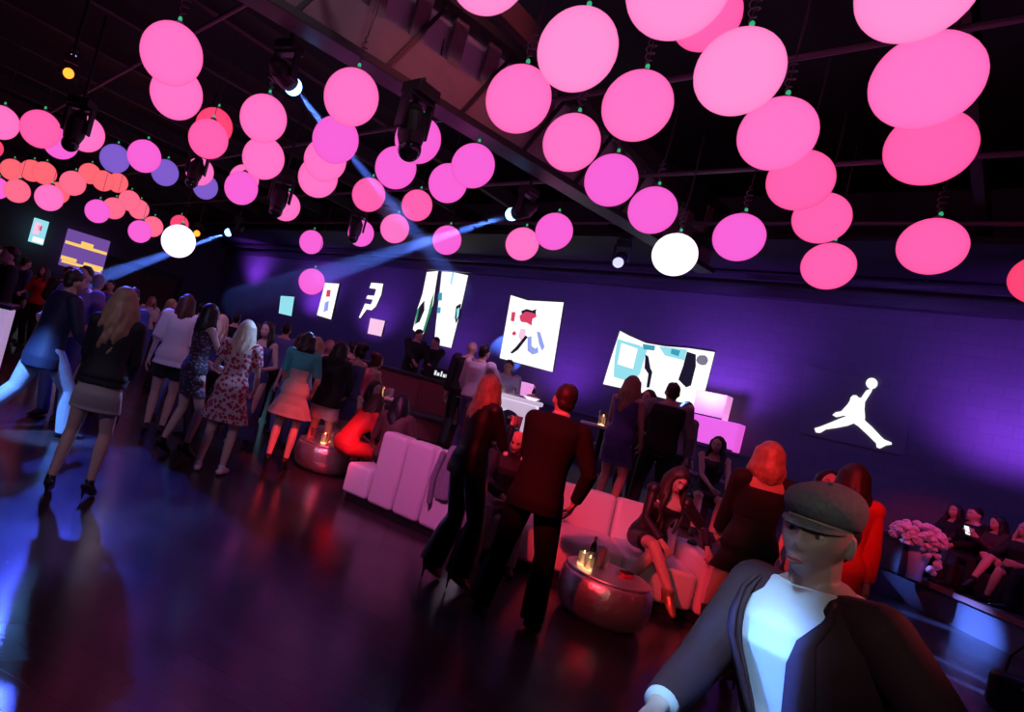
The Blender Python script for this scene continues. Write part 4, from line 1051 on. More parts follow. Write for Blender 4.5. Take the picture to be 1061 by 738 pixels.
            if kind in ('long', 'bob', 'pony'):
                if kind == 'bob': length = .15
                N = 22 if kind != 'pony' else 7
                for j in range(N):
                    a = (-118 + 236 * j / (N - 1)) if kind != 'pony' else (-25 + 50 * j / (N - 1)); a = R(a + rr.uniform(-5, 5))
                    x, y = math.sin(a), -math.cos(a); L = length * rr.uniform(.86, 1.05) * k; ph = rr.uniform(0, 6.3)
                    root = hp(.074 * x, .076 * y - .012, .045); ear = hp(.088 * x * v, .088 * y * v - .014, -.04)
                    pts = [root, ear]; n_ = 6; dirx = (ear - c); dirx.z = 0; dirx = dirx.normalized() if dirx.length > 1e-4 else Vector((0, -1, 0))
                    back = s.Rc @ Vector((0, 0, -1)); back = (back + Vector((0, 0, -1.5))).normalized() if y < .2 else Vector((0, .08, -1)).normalized()
                    for i in range(1, n_ + 1):
                        t = i / n_; wv = wave * (.4 + t)
                        pts.append(ear + back * (L * t * .98) + dirx * (.018 * math.sin(t * 3.0) * v) * k + Vector((wv * math.sin(ph + t * 9), wv * math.cos(ph + t * 8), 0)) * k)
                    r0 = .026 * k * v; b.tube(pts, [r0, r0 * 1.05] + [r0 * (1.05 - .55 * (i / n_) ** 2) for i in range(1, n_ + 1)], n=8)
        b.obj('hair', M, s.root, remesh=max(.006, min(s.vox, .010)), it=2); return s
    def face(s, kind=True, iris=IRIS):
        k, c, Mh = s.k, s.hc, s.Rh
        def hp(x, y, z): return c + Mh @ Vector((x, y, z)) * k
        for sg in (-1, 1):
            e = B().ell(hp(sg * .031, .0765, .001), (.0135 * k, .0105 * k, .0085 * k), Mh, 14, 10).obj('eye', EYEW, s.root, smooth=True)
            B().ell(hp(sg * .031, .0835, .001), (.0062 * k, .0045 * k, .0066 * k), Mh, 12, 8).obj('iris', iris, e, smooth=True)
            B().tube([hp(sg * .014, .0985, .022), hp(sg * .03, .097, .0275), hp(sg * .05, .083, .023)], [.0035 * k, .0042 * k, .002 * k], n=8, flat=.8).obj('eyebrow', BROW, s.root, smooth=True)
        lp = B(); lp.tube([hp(-.020, .1015, -.0705), hp(-.008, .1095, -.066), hp(0, .110, -.0675), hp(.008, .1095, -.066), hp(.020, .1015, -.0705)], [.002 * k, .0048 * k, .0045 * k, .0048 * k, .002 * k], n=8)
        lp.tube([hp(-.018, .1015, -.0735), hp(0, .111, -.0775), hp(.018, .1015, -.0735)], [.002 * k, .0058 * k, .002 * k], n=8); lp.obj('lips', LIPS, s.root, smooth=True)
        return s
    def part(s, b, name, M, **kw): return b.obj(name, M, s.root, **kw)
    def worldp(s, p): return s.root.matrix_basis @ Vector(p)
def at_foot(px, py, z=0.0): return G(px, py, z)
def at_head(px, py, depth): v = P(px, py, depth); return Vector((v.x, v.y, 0))
# ------------------------------------------------------------------ cloth colours
def cl(n, c, r=.8, **k): return mat(n, c, r, **k)
BLKC = cl('black cloth', (.010, .009, .011), .75); BLKS = cl('black silky cloth', (.016, .013, .016), .4); CHAR = cl('charcoal suit cloth', (.017, .011, .015), .8, spec=.2)
NAVY = cl('navy suit cloth', (.018, .022, .06), .6); JEAN = cl('blue denim', (.10, .14, .34), .8, noise=.2, nscale=60); BEIG = cl('beige cotton', (.52, .47, .40), .8)
WHT = cl('white cotton', (.78, .76, .78), .75); PURP = cl('violet cotton', (.20, .11, .38), .8); TEAL = cl('teal cloth', (.06, .42, .36), .7); PALEG = cl('pale green skirt cloth', (.42, .46, .34), .8)
REDC = cl('red cloth', (.70, .03, .025), .7); PNKC = cl('pink cloth', (.75, .22, .28), .7); LILC = cl('lilac cloth', (.42, .30, .50), .8); GREYC = cl('grey cloth', (.24, .23, .25), .8)
BLUD = cl('blue dress cloth', (.05, .06, .22), .6); BRNC = cl('dark brown cloth', (.055, .022, .020), .75); PUR2 = cl('indigo dress cloth', (.10, .07, .28), .6)
GRTR = cl('grey trousers cloth', (.33, .30, .30), .8)
def spots(name, base, spot, scale, th=.34):
    if name in MATS: return MATS[name]
    M = mat(name, base, .8); nt = M.node_tree; b = nt.nodes['Principled BSDF']
    tc = nt.nodes.new('ShaderNodeTexCoord'); v = nt.nodes.new('ShaderNodeTexVoronoi'); v.inputs['Scale'].default_value = scale
    cr_ = nt.nodes.new('ShaderNodeValToRGB'); cr_.color_ramp.elements[0].position = th; cr_.color_ramp.elements[1].position = th + .06
    cr_.color_ramp.elements[0].color = (*spot, 1); cr_.color_ramp.elements[1].color = (*base, 1)
    nt.links.new(tc.outputs['Object'], v.inputs['Vector']); nt.links.new(v.outputs['Distance'], cr_.inputs[0]); nt.links.new(cr_.outputs[0], b.inputs['Base Color'])
    return M
FLOR = spots('floral cloth', (.62, .45, .46), (.40, .02, .05), 24, .46); DKFL = spots('dark patterned cloth', (.03, .02, .04), (.25, .12, .18), 30)
HB = mat('black hair', (.012, .009, .010), .45); HBR = mat('dark brown hair', (.035, .018, .012), .5); HRB = mat('red brown hair', (.07, .022, .015), .5)
HBL = mat('blonde hair', (.46, .30, .16), .4, noise=.7, nscale=22); HLB = mat('pale blonde hair', (.66, .52, .36), .45, noise=.3, nscale=14); HDB = mat('dark blonde hair', (.36, .22, .12), .5, noise=.4, nscale=14)
BLUH = mat('steel blue cap', (.25, .35, .55), .6)
# ================================================================== LEFT OF THE FLOOR
p = Person('woman from behind with wavy blonde hair, black top and beige mini skirt', at_foot(70, 517), 14, 1.60, 'f', heel=.08, feet={'L': (-.16, -.03, 0), 'R': (.12, .05, 0)}, hands={'L': (-.14, .26, 1.02), 'R': (.16, .28, 1.05)}, vox=.009, lean=(3, 0, 0), pelvis=(0.02, 0, 0))
p.top(BLKC, 1.0, .03, .51, .032, flare=.010, sl_inf=.018).skirt(BEIG, .68, .16, .016, .005).shoes(SHOEB).hair('long', HDB, .40, 2, .015, 1.2)
p = Person('man striding right in a dark blue suit jacket lit bright blue at the left edge', at_foot(22, 449), 66, 1.80, 'm', lean=(7, 0, 0), pelvis=(0, .02, -.06), feet={'L': (-.10, -.40, .05), 'R': (.09, .34, 0)}, hands={'L': (-.30, .22, .86), 'R': (.24, .34, .92)}, head=(-6, 8), vox=.010)
p.top(mat('pale blue shirt', (.5, .55, .75), .7), .0, .0, .52, .014, collar=True).pants(mat('pale blue jeans', (.34, .40, .55), .8, noise=.2, nscale=40), 1, .022).jacket(NAVY, length=-.22).shoes().hair('short', HBR, seed=4)
p = Person('man in a violet shirt and jeans behind the blonde woman with the beige skirt', at_head(92, 283, 7.0), -150, 1.82, 'm', hands={'L': (-.25, .30, 1.05), 'R': (.20, .32, 1.1)}, vox=.012, lean=(4, 0, 0))
p.top(PURP, .45, -.02, .51, .02, collar=True).pants(JEAN).shoes().hair('short', HB, seed=6)
p = Person('person with blue lit jeans right of the blonde woman, facing away', at_head(139, 302, 7.7), 20, 1.72, 'm', feet={'L': (-.16, .05, 0), 'R': (.16, -.1, 0)}, vox=.012)
p.top(BLUD, .5, -.04, .51, .02).pants(JEAN).shoes().hair('short', HB, seed=16)
p = Person('woman from behind with long dark red hair, loose white top and dark shorts', at_foot(157, 452), 4, 1.78, 'f', hands={'L': (-.27, .06, .88), 'R': (.27, .06, .88)}, feet={'L': (-.09, 0, 0), 'R': (.08, .02, 0)}, heel=.05, vox=.011)
p.pants(BLKC, .26, .02, .02).top(WHT, .5, -.05, .51, .035, sl_inf=.03, flare=.03).shoes().hair('long', HRB, .44, 5, .01, .95)
p = Person('woman in a dark patterned short dress raising her glass hand beside the floral dress', at_foot(178, 473), 62, 1.68, 'f', heel=.10, hands={'R': (.05, .42, 1.22), 'L': (-.18, .26, 1.12)}, feet={'L': (-.08, -.12, 0), 'R': (.07, .10, 0)}, elbows={'R': (.3, -.6, -1)}, vox=.010)
p.dress(DKFL, .66, .46, 0, .02).shoes(SHOEB, strap=True).hair('long', HB, .30, 8)
p = Person('woman from behind in a red and white floral dress with long pale blonde hair', at_foot(217, 490), 12, 1.68, 'f', hands={'L': (-.16, .30, 1.10), 'R': (.20, .26, .98)}, feet={'L': (-.14, -.02, 0), 'R': (.11, .02, 0)}, vox=.010)
p.dress(FLOR, .58, .48, .3, .06, .022).shoes(SHOEW).hair('long', HLB, .36, 9, .012, 1.02)
p = Person('woman from behind in a teal cut-out top and pale green flared skirt', at_foot(284, 488), 8, 1.66, 'f', heel=.10, hands={'L': (-.19, .26, 1.04), 'R': (.20, .24, 1.06)}, feet={'L': (-.12, 0, 0), 'R': (.10, .0, 0)}, vox=.010)
p.skirt(PALEG, .62, .15, .016, .09, folds=.05).top(TEAL, .42, .29, .51, .018, name='top').shoes(SHOEB).hair('long', HBR, .12, 10, .008, .92)
tb_ = B(); T = TORSO['f']
tb_.tube([p.sp(.30, -.125, -.03), p.sp(.22, -.118, -.02), p.sp(.14, -.12, -.02)], .022, n=8).tube([p.sp(.30, .125, -.03), p.sp(.22, .118, -.02), p.sp(.14, .12, -.02)], .022, n=8)
p.part(tb_, 'side_strap', TEAL, smooth=True)
p = Person('woman facing us in a dark blue strappy dress behind the teal top', at_head(283, 320, 8.2), -165, 1.74, 'f', hands={'L': (-.15, .25, 1.1), 'R': (.14, .25, 1.05)}, vox=.012, face=True, head=(10, 4))
p.dress(BLUD, .1, .44, 0, .05).shoes().hair('long', HB, .3, 12)
p = Person('woman from behind in a long black jacket and pink shorts by the left drum table', at_head(357, 345, 7.9), 10, 1.70, 'f', hands={'L': (-.22, .2, .98), 'R': (.2, .25, 1.05)}, vox=.011, heel=.04)
p.pants(mat('pale pink shorts', (.75, .6, .68), .8), .3, .02, .02).jacket(BLKC, length=-.12, inf=.022).shoes().hair('long', HB, .22, 13)
p = Person('woman in a navy sleeveless dress with pinned up dark hair beside the black jacket', at_head(381, 338, 8.4), -55, 1.74, 'f', hands={'L': (-.15, .30, 1.05), 'R': (.18, .22, .95)}, vox=.012, heel=.06)
p.dress(BLUD, .62, .46, 0, .03).shoes().hair('updo', HB, seed=14)
p = Person('woman in a short red lit pink dress right of the navy dress', at_head(397, 347, 8.9), 60, 1.66, 'f', hands={'L': (-.17, .28, 1.1), 'R': (.18, .22, .95)}, vox=.012, heel=.06)
p.dress(PNKC, .64, .46, .0, .05).shoes().hair('updo', HRB, seed=15)
p = Person('woman in a lilac top between the teal top and the long black jacket', at_head(333, 338, 8.8), 25, 1.72, 'f', vox=.013)
p.top(LILC, .5, -.02, .5, .02).pants(JEAN).shoes().hair('long', HDB, .25, 17)
p = Person('man in a blue lit shirt behind the teal top woman, head against the far screen', at_head(302, 322, 10.8), 10, 1.84, 'm', vox=.014)
p.top(mat('mid blue shirt', (.12, .16, .5), .7), 1, -.02, .51, .02).pants(BLKC).shoes().hair('short', HB, seed=18)
p = Person('woman with red lit long hair behind the lilac top', at_head(319, 331, 9.6), -30, 1.72, 'f', vox=.014)
p.top(PNKC, .0, .0, .46, .016, strap=True).pants(JEAN).shoes().hair('long', HRB, .3, 19)
p = Person('pink haired woman far behind the long black jacket', at_head(348, 334, 10.7), 165, 1.74, 'f', vox=.014)
p.top(LILC, .5, .0, .5, .02).pants(BLKC).shoes().hair('bob', mat('rose hair', (.5, .18, .2), .5), seed=20)
p = Person('man in a dark shirt leaning behind the navy dress woman under the numeral sign', at_head(372, 335, 9.9), -40, 1.80, 'm', vox=.014)
p.top(CHAR, 1, .0, .51, .02).pants(BLKC).shoes().hair('short', HB, seed=21)
p = Person('woman holding up a drink with blue white lit hair behind the floral dress', at_head(233, 320, 7.9), -60, 1.68, 'f', vox=.012, hands={'R': (.15, .34, 1.28), 'L': (-.2, .2, 1.0)}, elbows={'R': (.4, -.3, -1)})
p.top(BLUD, .0, .0, .47, .016, strap=True).pants(BLKC).shoes().hair('long', HLB, .3, 22)
p = Person('woman with dark hair and red lit arm between the white top and the raised glass', at_head(199, 303, 8.6), 155, 1.76, 'f', vox=.013, hands={'R': (.15, .30, 1.2)})
p.top(BLKC, .0, .0, .47, .016, strap=True).pants(JEAN).shoes().hair('long', HB, .3, 23)
p = Person('dark haired woman behind the floral dress and the dark blue strappy dress', at_head(263, 316, 9.4), 40, 1.72, 'f', vox=.014)
p.top(BLKS, .5, .0, .5, .02).pants(BLKC).shoes().hair('long', HB, .3, 24)
far = [('tall man in black at the left edge behind the bar block', (14, 258, 8.2), -100, 'm', BLKC, HB, 1.86), ('man with violet lit face at the left edge beyond the bar', (-2, 256, 9.5), 150, 'm', PURP, HB, 1.85),
       ('person in a pale cap between the violet shirt and the blonde woman', (104, 284, 9.0), 30, 'm', BLUD, BLUH, 1.80), ('far man beneath the yellow banded sign', (74, 273, 11.0), 160, 'm', BLKC, HB, 1.84),
       ('far woman left of the dark red hair with blue lit face', (140, 288, 10.5), 140, 'f', BLUD, HB, 1.74), ('far woman with blue lit shoulder under the left white ball', (182, 299, 11.0), 120, 'f', LILC, HDB, 1.74),
       ('far dark haired man right of the left white ball', (214, 303, 12.5), 30, 'm', BLKC, HB, 1.82), ('far person in violet left of the dark doorway crowd gap', (232, 308, 13.5), 170, 'f', PURP, HB, 1.74),
       ('far man in black above the floral dress woman', (250, 312, 12.0), 0, 'm', CHAR, HB, 1.80), ('far dark haired woman above the blue strappy dress', (271, 317, 13.0), 60, 'f', BLUD, HRB, 1.72),
       ('far man in grey just left of the small far screen', (286, 322, 13.5), -20, 'm', GREYC, HB, 1.82), ('far man with a dark head next to the brown door', (196, 297, 15.0), 180, 'm', CHAR, HBR, 1.84),
       ('far woman in a pale top near the corner door', (163, 292, 14.5), 175, 'f', WHT, HDB, 1.72), ('far person in red under the yellow banded sign, left side', (52, 262, 12.5), -140, 'f', REDC, HBR, 1.76),
       ('far man with turned head beneath the small high screen', (30, 259, 13.0), 60, 'm', BLUD, HB, 1.84), ('far person in black between the yellow sign and the blonde woman', (118, 284, 13.0), -160, 'm', BLKC, HB, 1.82)]
for i, (lab, (x, y, d), az, sx, mc, hc, H) in enumerate(far):
    p = Person(lab, at_head(x, y, d), az, H, sx, vox=.016, hands={'R': (.2, .26, 1.08)} if i % 2 else None)
    p.top(mc, 1.0 if sx == 'm' else .5, -.03, .51, .02).pants(BLKC if i % 3 else JEAN).shoes().hair('short' if sx == 'm' else 'long', hc, .28, 30 + i)
# ================================================================== SEATED BY THE LEFT SOFA
def seat(p_, h, k): return (h + .095) / k - .95
q1 = sofA(.95, .62, 0)
p = Person('woman with long black hair and brown top seated beyond the tall sofa back', Vector(at_head(416, 420, 7.0)), 18, 1.68, 'f', lean=(8, -4, 0), pelvis=(0, 0, seat(0, .44, .96)), feet={'L': (-.14, .46, 0), 'R': (.10, .48, 0)}, hands={'L': (-.20, .34, .66), 'R': (.2, .34, .66)}, head=(-12, 10), vox=.011)
p.pants(BLKC).top(mat('dark brown sheer top', (.10, .045, .04), .6), 1, -.02, .5, .03, sl_inf=.025).shoes().hair('long', HB, .42, 41, .014, 1.05)
p = Person('woman in a bright red dress seated low and bending forward by the left drum table', at_head(366, 432, 7.3), 55, 1.66, 'f', lean=(30, 0, 0), pelvis=(0, 0, seat(0, .42, .95)), feet={'L': (-.10, .42, 0), 'R': (.12, .45, 0)}, hands={'L': (-.12, .50, .55), 'R': (.14, .48, .55)}, head=(0, 15), vox=.011)
p.seatdress(REDC, .48, .36, .02, .5).shoes().hair('long', HRB, .25, 42)
p = Person('dark haired woman in black seated facing us behind the red dress', at_head(386, 405, 8.0), 165, 1.66, 'f', lean=(8, 0, 0), pelvis=(0, 0, seat(0, .50, .95)), feet={'L': (-.10, .45, 0), 'R': (.12, .45, 0)}, hands={'L': (-.14, .42, .62), 'R': (.14, .42, .62)}, head=(-20, 8), vox=.012, face=True)
p.seatdress(BLKS, .46, .36).shoes().hair('long', HB, .36, 43)
# ================================================================== CENTRE TRIO
gp = at_foot(455, 606)
p = Person('woman with long red lit blonde hair, black jacket and flared black trousers, drinking', gp, 52, 1.66, 'f', heel=.10, lean=(5, -6, 0), hands={'R': (.04, .31, 1.43), 'L': (-.14, .32, 1.22)}, elbows={'R': (.45, -.2, -1), 'L': (-.4, -.2, -1)}, feet={'L': (-.10, -.06, 0), 'R': (.10, .08, 0)}, hand_n={'R': (-1, .2, 0)}, curl={'R': 1.0, 'L': .8}, vox=.008, head=(4, -4))
p.pants(BLKS, 1, .02, .035).jacket(BLKS, length=-.10, inf=.02).shoes(SHOEG, strap=True).hair('long', HBL, .40, 51, .013, 1.02)
wg = p.worldp(p.wr['R'] + Vector((-.04, .085, .03)))
tumbler(wg + Vector((0, 0, -.05)), 'short clear glass in the hand of the blonde woman in black', LBL, .11, .034)
p = Person('man from behind in a dark suit standing with legs apart between sofa and drum table', at_foot(524, 641), 12, 1.80, 'm', feet={'L': (-.20, -.06, 0), 'R': (.17, .02, 0)}, hands={'L': (-.12, .36, 1.06), 'R': (.25, .10, .92)}, elbows={'L': (-.4, -.6, -1), 'R': (1, -.7, 0)}, lean=(2, 3, 0), head=(-28, 2), vox=.008, build=.93)
p.pants(CHAR, 1, .024, .012).jacket(CHAR, length=-.15, inf=.032).shoes().hair('short', HBR, seed=52)
cb_ = B().tube([p.nb + Vector((0, 0, -.01)), p.nb.lerp(p.hc, .34)], [.066 * p.k, .064 * p.k], n=18, round_ends=(False, False)); p.part(cb_, 'shirt_collar', WHT, smooth=True)
sm_ = sofB(.12, .32, 0)
p = Person('bald man in black seated on the white sofa with clasped hands, between the standing pair', (sm_.x, sm_.y, 0), 176, 1.74, 'm', lean=(16, 0, 0), pelvis=(0, 0, seat(0, .43, .99)), feet={'L': (-.16, .48, 0), 'R': (.17, .45, 0)}, hands={'L': (-.035, .44, .64), 'R': (.035, .46, .66)}, elbows={'L': (-1, -.2, -.3), 'R': (1, -.2, -.3)}, head=(14, 14), vox=.008, face=True, hand_n={'L': (.6, -.4, .4), 'R': (-.6, -.4, .4)}, curl=.8)
p.pants(GRTR, 1, .022).top(BLKC, 1, -.02, .51, .022, collar=True).shoes()
# ================================================================== WOMAN ON THE SOFA
sw = sofB(LB_ - .62, .33, 0)
kk = 1.72 / 1.75
p = Person('woman in a short black dress seated with crossed legs on the white sofa', (sw.x, sw.y, 0), 166, 1.72, 'f', lean=(14, -10, 0), pelvis=(0, 0, seat(0, .43, kk)), feet={'L': (.26, .46, 0), 'R': (-.12, .64, .14)}, knees={'L': (-.1, 1, .6), 'R': (.25, 1, 1.0)}, hands={'L': (-.46, .26, .70), 'R': (-.04, .34, .66)}, elbows={'L': (-.6, -.6, -.3), 'R': (.6, -.4, -.4)}, head=(-18, 24, -10), heel=.09, vox=.008, face=True, footdir={'R': (-.25, .72, -.55)}, curl=.6, hand_n={'R': (0, -.5, -1), 'L': (.3, -.2, -1)})
p.seatdress(BLKS, .40, .30, .016, 1.0).shoes(SHOEG, strap=True).hair('long', HBR, .46, 61, .016, 1.06)
bp_ = p.worldp(p.hc + p.Rh @ Vector((-.068, .045, .02)) * p.k)
# ================================================================== GROUP BEHIND THE SOFA ON THE PLATFORM
p = Person('woman from behind in a short indigo dress on the platform behind the sofa', at_head(653, 407, 7.15), 25, 1.70, 'f', z0=PZ, hands={'L': (-.15, .28, 1.05), 'R': (.17, .24, 1.0)}, heel=.06, vox=.011)
p.dress(PUR2, .62, .47, .0, .02).shoes().hair('long', HDB, .34, 71)
p = Person('brunette woman facing us in a brown top beside the man with white sleeves', at_head(673, 410, 7.9), -150, 1.68, 'f', z0=PZ, hands={'L': (-.14, .3, 1.12), 'R': (.14, .26, 1.05)}, vox=.011, face=True)
p.top(BRNC, .5, .0, .5, .02).pants(BLKC).shoes().hair('long', HBR, .28, 72)
p = Person('man from behind in a black waistcoat over white shirt sleeves on the platform', at_head(698, 403, 7.35), -8, 1.80, 'm', z0=PZ, hands={'L': (-.33, .16, 1.0), 'R': (.33, .10, .92)}, feet={'L': (-.15, 0, 0), 'R': (.15, 0, 0)}, vox=.011)
p.top(GREYC, 1, -.02, .51, .02).top(BLKC, 0, -.06, .50, .034, name='waistcoat').pants(BLKC).shoes().hair('short', HBR, seed=73)
p = Person('person in grey partly hidden at the right of the man in the black waistcoat', at_head(714, 414, 8.7), 150, 1.70, 'f', z0=PZ, vox=.012)
p.top(GREYC, 1, -.02, .5, .025).pants(BLKC).shoes().hair('long', HB, .25, 74)
p = Person('black haired woman seated in a dark dress below the magenta box', at_head(744, 455, 8.0), 170, 1.68, 'f', z0=PZ, lean=(10, 0, 0), pelvis=(0, 0, seat(0, .46, .96)), feet={'L': (-.10, .42, 0), 'R': (.12, .45, 0)}, hands={'L': (-.18, .42, .62), 'R': (.04, .44, .68)}, head=(25, 6), vox=.011, face=True)
p.seatdress(BLKS, .45, .32).shoes().hair('long', HB, .34, 75)
t = thing('cube_stool', 'dark cube stool under the woman seated below the magenta box', 'stool', (p.root.location.x, p.root.location.y, PZ), 0.4)
B().box((0, 0, .19), (.5, .5, .34)).obj('body', BEN, t, bevel=.02); B().box((0, 0, .40), (.52, .52, .10)).obj('cushion', BEN, t, bevel=.04); B().box((0, 0, .012), (.42, .42, .024)).obj('plinth', PLN, t)
# ================================================================== AROUND THE WHITE BAR TABLE
p = Person('man in a white shirt from behind, left of the white bar table', at_head(502, 362, 9.0), 35, 1.78, 'm', z0=PZ, hands={'R': (.18, .44, 1.18), 'L': (-.24, .2, .95)}, vox=.012)
p.top(WHT, 1, -.02, .51, .022).pants(JEAN).shoes().hair('short', HB, seed=81)
p = Person('bald pink lit man in black left of the man in the white shirt', at_head(490, 357, 9.8), 15, 1.84, 'm', z0=PZ, vox=.013)
p.top(BLKC, 1, -.02, .51, .022).pants(BLKC).shoes()
p = Person('man in a pale shirt facing us behind the white bar table', at_head(530, 370, 10.25), -170, 1.72, 'm', z0=PZ, hands={'L': (-.16, .36, 1.16), 'R': (.2, .36, 1.12)}, vox=.012, face=True, head=(0, 15))
p.top(mat('pale blue shirt', (.5, .55, .75), .7), 1, -.02, .51, .022).pants(BLKC).shoes().hair('short', HB, seed=83)
# ================================================================== STAGE
def on_stage(px, py, d): v = P(px, py, d); return Vector((v.x, v.y, 0))
dpz = PZ + .22
p = Person('dark figure at the left behind the stage booth, against the ragged screen', on_stage(434, 344, 13.1), 150, 1.80, 'm', z0=dpz, hands={'L': (-.2, .40, 1.06), 'R': (.2, .40, 1.06)}, vox=.014, head=(-30, 15))
p.top(BLKC, 1, -.02, .51, .025).pants(BLKC).shoes().hair('short', HB, seed=91)
p = Person('dark figure at the right behind the stage booth, before the blue spotted screen', on_stage(454, 348, 13.3), -150, 1.74, 'm', z0=dpz, hands={'L': (-.2, .40, 1.06), 'R': (.2, .40, 1.06)}, vox=.014, head=(20, 15))
p.top(BLKC, 1, -.02, .51, .025).pants(BLKC).shoes().hair('short', HBR, seed=92)
st = Vector(((on_stage(434, 344, 13.1) + on_stage(454, 348, 13.3)) / 2)); 
t = thing('stage_riser', 'dark low riser under the two stage figures', 'riser', (st.x, st.y + .05, PZ), R(-24))
B().box((0, 0, .10), (2.4, .9, .20)).obj('body', BTH, t, bevel=.01); B().box((0, 0, .21), (2.44, .94, .02)).obj('deck', CNT, t)
# ================================================================== RIGHT HAND STANDING WOMEN
p = Person('woman from behind with a blonde bob in a black off shoulder mini dress and boots', at_head(803, 452, 4.25), -28, 1.70, 'f', heel=.08, hands={'L': (-.08, .30, 1.04), 'R': (.10, .32, 1.0)}, vox=.009, skin='l')
p.dress(BLKC, .74, .42, .0, .02, .022, strap=False).top(BLKC, 1, .2, .43, .024, name='sleeves', off=True).shoes(SHOEB, boot=.9).hair('bob', HBL, .2, 95, .006, .98)
p = Person('woman in a bright red long sleeved dress behind the man in the flat cap', at_head(889, 482, 4.4), -20, 1.70, 'f', heel=.08, hands={'L': (-.18, .30, 1.0), 'R': (.26, .06, .85)}, vox=.010)
p.dress(REDC, .62, .49, 1.0, .03, .022).shoes().hair('long', HBR, .26, 96)
p = Person('dark haired woman with a red lit face between the blonde bob and the red dress', at_head(864, 475, 5.2), -168, 1.68, 'f', hands={'L': (-.18, .25, 1.0)}, vox=.011, face=True, head=(-25, 0))
p.dress(BLKS, .6, .46, .0, .03).shoes().hair('long', HB, .3, 97)
# ================================================================== SEATED ON THE RIGHT BENCH
def bsit(label, s_, azb, H, sex, clothes, hairk, hcol, hands, head=(0, 0), lean=(0, 0, 0), seed=0, feet=None, knees=None, y=.34, fd=None):
    v = bench(s_, y, 0); k = H / 1.75
    return Person(label, (v.x, v.y, 0), azb, H, sex, z0=PZ, lean=lean, pelvis=(0, 0, seat(0, .37, k)), feet=feet or {'L': (-.12, .44, 0), 'R': (.13, .46, 0)}, hands=hands, head=head, vox=.011, knees=knees, face=True, footdir=fd)
def s_at(px, py):                                  # where along the bench a sight line crosses it
    d = ray(px, py); t_ = (b0.x - .33) / d.x if abs(d.x) > 1e-6 else 9; q_ = CAM + d * ((8.66) / d.x); return max(.25, min(LBn - .2, b0.y - q_.y))
p = bsit('woman with red lit face and dark hair seated behind the white flowers', s_at(945, 515), -128, 1.70, 'f', 0, 0, 0, {'L': (-.12, .38, .62), 'R': (.14, .38, .62)}, (-20, 2)); p.seatdress(BLKC, .48, .36, .016, .5).shoes().hair('long', HB, .3, 101)
p = bsit('man in a dark shirt seated second on the right bench', s_at(974, 516), -135, 1.76, 'm', 0, 0, 0, {'L': (-.14, .40, .60), 'R': (.14, .40, .60)}, (0, 5)); p.pants(BLKC).top(CHAR, 1, -.02, .51, .022).shoes().hair('short', HB, seed=102)
p = bsit('woman with dark hair looking at a lit phone on the right bench', s_at(998, 518), -140, 1.66, 'f', 0, 0, 0, {'L': (-.02, .34, .88), 'R': (.10, .34, .88)}, (5, 14)); p.pants(BLKC).top(BRNC, 1, -.02, .5, .02).shoes().hair('long', HB, .3, 103)
ph = p.worldp((p.wr['L'] + p.wr['R']) / 2 + Vector((0, .09, .05)))
t = thing('phone', 'white lit phone held by the woman on the right bench', 'phone', ph, p.root.rotation_euler.z)
B().box((0, 0, 0), (.075, .01, .14), rot=rx(R(-25))).obj('case', BLK, t, bevel=.004); B().box((0, .0065, .003), (.068, .004, .128), rot=rx(R(-25))).obj('screen', glow('phone screen', (.9, .95, 1), 1.2), t)
B().box((0, -.0075, .0), (.035, .004, .035), rot=rx(R(-25))).obj('flash_lamp', glow('phone lamp', (.9, .95, 1), 5), t)
p = bsit('woman with blonde hair in a black dress, legs crossed, seated on the right bench', s_at(1026, 527), -138, 1.70, 'f', 0, 0, 0, {'L': (-.20, .34, .62), 'R': (.10, .42, .66)}, (0, 0), feet={'L': (-.06, .44, 0), 'R': (.0, .62, .20)}, knees={'R': (-.1, 1, .8)}, fd={'R': (0, .8, -.5)}); p.seatdress(BLKC, .48, .34, .016, 1.0).shoes().hair('long', HLB, .3, 104)
p = bsit('man with a white collar and dark red jacket seated at the right edge', s_at(1064, 540), -110, 1.78, 'm', 0, 0, 0, {'L': (-.14, .40, .62), 'R': (.16, .36, .62)}, (-25, 0), (10, 0, 0)); p.pants(BLKC).top(WHT, 0, .2, .53, .012, collar=True).jacket(mat('dark red jacket', (.10, .02, .022), .7), length=-.08, inf=.026).shoes().hair('short', HBR, seed=105)
# ================================================================== MAN IN THE FLAT CAP (foreground)
cmk = P(849, 552, 1.52)                    # centre of the head
H = 1.78; k = H / 1.75
SKINM = mat('skin pale', (.60, .42, .36), .45, bump=.06, bscale=220)
SKIN['p'] = SKINM
JKT = cl('brown wool blazer cloth', (.052, .015, .022), .8, noise=.25, nscale=70, bump=.12, bscale=400); TWEED = mat('grey tweed', (.25, .26, .28), .85, noise=.5, nscale=90, bump=.25, bscale=300)
TSH = cl('white jersey', (.80, .80, .82), .7)
cmk = P(849, 549, 1.62)
p = Person('man in a grey flat cap, white shirt and brown blazer walking past at lower right', (cmk.x, cmk.y, 0), -140, H, 'm', skin='p', build=.93, lean=(6, 5, 0), pelvis=(0, 0, (cmk.z - 1.635 * k) / k + .012), feet={'L': (-.10, -.30, .06), 'R': (.11, .30, 0)}, hands={'L': (-.34, .02, .80)}, hands_world={'R': P(682, 732, 1.55)}, elbows={'R': (.7, -.5, -.9), 'L': (-.8, -.8, 0)}, head=(-20, 0, -2), vox=.0042, hand_n={'R': (-.6, 0, -.7)}, curl=.45, head_at=cmk)
p.face(iris=mat('grey brown iris', (.08, .07, .06), .25))
def hp(x, y, z): return p.hc + p.Rh @ Vector((x, y, z)) * p.k
p.vox = .006
p.pants(BLKC, 1, .022); p.shoes()
p.top(TSH, 0, -.04, .53, .012, name='shirt')
